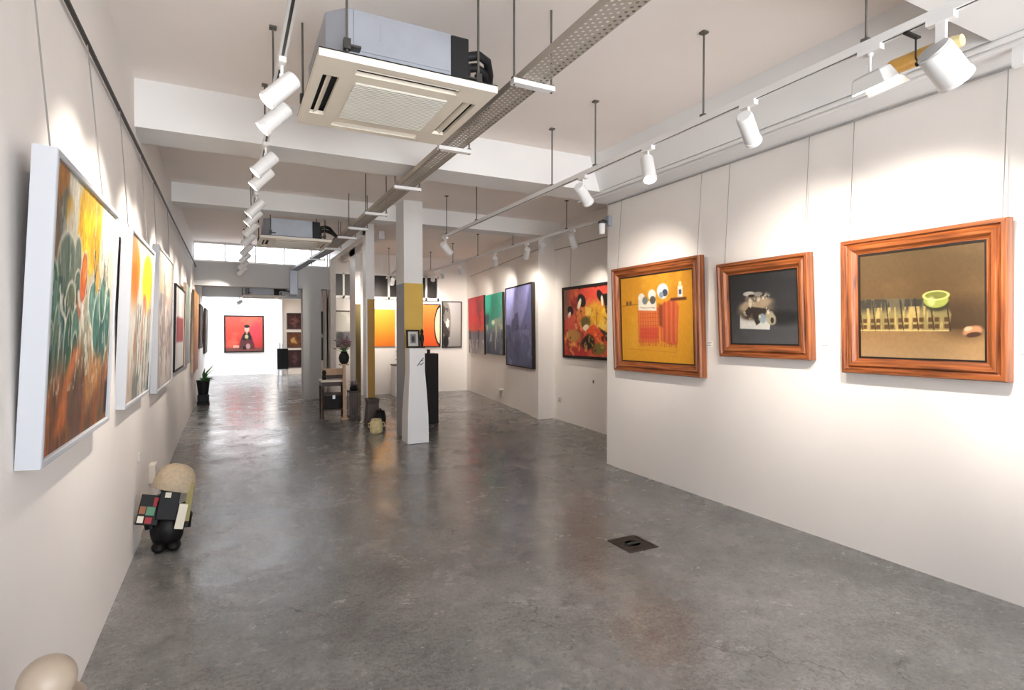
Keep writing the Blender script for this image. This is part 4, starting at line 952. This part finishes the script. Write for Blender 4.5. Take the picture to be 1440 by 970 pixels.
# slatted stand with dried flowers
r = empty('slatted_stand', (1.81, 9.28, .12), 'dark slatted wooden stand beside the flower pedestal', 'stand')
B(-.09,.09,-.115,.115,.44,.465).build('top', BROWNDK, r)
B(-.085,.085,-.11,.11,.03,.05).build('bottom', BROWNDK, r)
for i in range(6):
    for yy in (-.105, .105): B(-.085+i*.03, -.068+i*.03, yy-.006, yy+.006, 0, .44).build('slat', GREY_TAUPE, r)
r = empty('dried_flowers', (1.81, 9.28, .585), 'bunch of mauve dried flowers on the slatted stand', 'flowers')
MB().lathe([(.05,0),(.07,.03),(.05,.07),(.04,.08)], 14).build('bowl', BLACK, r, smooth=True)
fl = MB()
for i in range(60):
    a = random.random()*2*PI; e = random.uniform(-.1, 1.3)
    fl.leaf((0,0,.07), (math.cos(a)*math.cos(e), math.sin(a)*math.cos(e), math.sin(e)), (0,0,1) if e < 1.1 else (1,0,0), random.uniform(.07,.16), .045)
fl.build('blossoms', MAUVE, r)
# vessels at the foot of the post
r = empty('square_vase', (2.0, 8.80, fz(8.8)), 'taupe square floor vase against the foot of the post', 'vase')
m = MB(); rings = [(0,.10),(.02,.105),(.30,.085),(.36,.095),(.38,.095)]
for z, s in rings: m.v += [(-s,-s,z),(s,-s,z),(s,s,z),(-s,s,z)]
for i in range(len(rings)-1):
    for c in range(4): m.f.append((i*4+c, i*4+(c+1)%4, i*4+4+(c+1)%4, i*4+4+c))
m.f += [(3,2,1,0), tuple(len(m.v)-4+k for k in range(4))]
m.build('vase_body', GREY_TAUPE, r, bevel=.006); B(-.07,.07,-.07,.07,.372,.385).build('mouth', BLACK, r)
r = empty('dark_jar', (2.06, 8.52, fz(8.52)), 'black lidded jar on the floor before the taupe vase', 'jar')
MB().lathe([(.05,0),(.075,.02),(.085,.10),(.075,.19),(.06,.21)], 20).build('jar_body', BLACK, r, smooth=True); MB().lathe([(.065,.21),(.068,.222),(.03,.24),(.012,.245),(.014,.262),(.001,.265)], 18).build('lid', BLKFRAME, r, smooth=True)
r = empty('cream_pot', (1.87, 7.98, fz(7.98)), 'cream ceramic pot on the floor at the passage corner', 'pot')
MB().lathe([(.07,0),(.088,.02),(.095,.09),(.085,.16),(.07,.185),(.075,.2),(.066,.2),(.06,.17),(.001,.15)], 22).build('pot_body', CREAMPOT, r, smooth=True)
for s in (-1, 1): MB().tube([(s*.085,0,.15),(s*.115,0,.14),(s*.115,0,.10),(s*.09,0,.09)], .009, 8).build('handle', CREAMPOT, r, smooth=True)
# white easel stand with dark panel in the rear room
r = empty('easel', (1.30, 16.4, .12), 'white folding easel standing in the rear room', 'easel')
for s in (-1, 1): MB().tube([(s*.13,-.12,0),(s*.06,0,1.15)], .014, 8).build('leg', WHITE, r)
MB().tube([(0,.25,0),(0,0,1.12)], .014, 8).build('leg', WHITE, r); MB().tube([(-.12,-.075,.42),(.12,-.075,.42)], .014, 8).build('ledge', WHITE, r)
r = empty('dark_board', (1.30, 16.30, .555), 'dark board resting on the white easel', 'board')
m = B(-.14,.14,-.01,.01,0,.56).build('board', BLACK, r); m.rotation_euler = (math.radians(-6), 0, 0)
frame_mb(.28, .56, [(0,-.0),(0,.006),(.02,.006),(.02,0)]).build('border', DARK, m).rotation_euler = (PI/2, 0, 0)

# ------------------------------------------------------------------ small fittings
def box_fit(name, loc, facing, w, h, d, label, cat, m=CREAM, extra=True):
    right, out = AX[facing]; up = Vector((0,0,1))
    M = Matrix(((right.x, up.x, out.x, loc[0]), (right.y, up.y, out.y, loc[1]), (right.z, up.z, out.z, loc[2]), (0,0,0,1)))
    r = empty(name, M=M, label=label, cat=cat)
    B(-w/2, w/2, -h/2, h/2, 0, d).build('cover', m, r, bevel=.003)
    if extra:
        mm = MB()
        for q in ((-.2,-.15),(.2,-.15),(0,.2)): mm.box(q[0]*w-.005, q[0]*w+.005, q[1]*h-.008, q[1]*h+.008, d, d+.001)
        mm.build('sockets', BLACK, r)
    return r
box_fit('wall_socket', (XL, 5.53, .34), '+x', .16, .15, .045, 'beige socket box low on the left wall behind the ceramic figure', 'socket', CREAM)
box_fit('wall_plate', (XL+.012, 4.78, .62), '+x', .04, .06, .01, 'tiny grey plate on the left wall above the ceramic figure', 'plate', GRILLE, False)
r = box_fit('wall_socket', (4.87, 7.85, .42), '-x', .085, .085, .02, 'round-faced socket low on the alcove wall', 'socket', GRILLE)
box_fit('wall_plate', (4.87, 6.90, .79), '-x', .03, .05, .008, 'tiny plate on the alcove wall under the figures painting', 'plate', ROD, False)
# bracket on slanting wall
bx_, by_, _ = onA(2.0, 0)
r = empty('wall_bracket', (bx_, by_, .40), 'small grey bracket low on the slanting wall', 'bracket')
MB().box(-.11,.0,-.1,.1,0,.015).build('ledge', GRILLE, r); MB().box(-.015,.0,-.08,.08,-.16,0).build('plate', GRILLE, r)
# lantern at the partition corner
r = empty('corner_light', (XR-.005, 5.235, 2.76), 'grey box light with a white lamp at the partition corner', 'wall light')
B(-.05,.0,-.09,.0,-.03,.08).build('housing', STEEL, r, bevel=.004)
MB().tube([(-.05,-.05,.02),(-.11,-.05,.03)], .012, 8).build('arm', DARK, r)
MB().lathe([(.03,.05),(.042,.04),(.042,.02),(.038,.018)], 20, (-.115,-.05,-.03)).build('collar', DARK, r, smooth=True)
MB().lathe([(.001,-.10),(.03,-.10),(.036,-.08),(.038,.02)], 20, (-.115,-.05,-.03)).build('lamp_body', LAMPW, r, smooth=True)

# ------------------------------------------------------------------ daylight
w = bpy.data.worlds.new('daylight'); SC.world = w; w.use_nodes = True
nt = w.node_tree; bg = nt.nodes['Background']; bg.inputs['Strength'].default_value = 1.0
# overcast sky above; brighter glow below the horizon, added to lift the ceiling
tc = nt.nodes.new('ShaderNodeTexCoord'); sx = nt.nodes.new('ShaderNodeSeparateXYZ'); nt.links.new(tc.outputs['Generated'], sx.inputs['Vector'])
cr = nt.nodes.new('ShaderNodeMapRange'); cr.inputs['From Min'].default_value = -.06; cr.inputs['From Max'].default_value = .06; nt.links.new(sx.outputs['Z'], cr.inputs['Value'])
mx = nt.nodes.new('ShaderNodeMixRGB'); nt.links.new(cr.outputs['Result'], mx.inputs['Fac'])
mx.inputs['Color1'].default_value = (8.2, 8.2, 8.2, 1); mx.inputs['Color2'].default_value = (4.1, 4.4, 4.8, 1)
nt.links.new(mx.outputs['Color'], bg.inputs['Color'])
def portal(loc, rot, sx, sy):
    ld = bpy.data.lights.new('daylight_portal', 'AREA'); ld.shape = 'RECTANGLE'; ld.size = sx; ld.size_y = sy; ld.cycles.is_portal = True
    o = bpy.data.objects.new('daylight_portal', ld); COL.objects.link(o); o.location = loc; o.rotation_euler = rot
portal((1.64, -2.1, 1.6), (PI/2, 0, 0), 4.4, 2.7)          # shop front, faces +Y
portal((.65, 12.66, 3.13), (-PI/2, 0, 0), 2.6, .4)         # high window, faces -Y
portal((.0, 18.7, 4.1), (0, 0, 0), 3.0, 4.6)               # open light well over the end room

# ------------------------------------------------------------------ camera
cam = bpy.data.cameras.new('camera'); co = bpy.data.objects.new('camera', cam); COL.objects.link(co)
cam.sensor_fit = 'HORIZONTAL'; cam.sensor_width = 36; cam.lens = 36*785/1440; cam.clip_start = .02
co.location = (0, 0, 1.5)
yaw = math.atan(398/785); pit = math.atan(15/785)
co.rotation_euler = (PI/2-pit, 0, -yaw)
SC.camera = co
SC.view_settings.view_transform = 'Standard'; SC.view_settings.look = 'None'; SC.view_settings.gamma = 1; SC.view_settings.use_curve_mapping = False
SC.view_settings.exposure = 0.74
SC.cycles.use_denoising = True
SC.cycles.max_bounces = 10; SC.cycles.diffuse_bounces = 6; SC.cycles.transparent_max_bounces = 12
SC.cycles.sample_clamp_indirect = 6.0
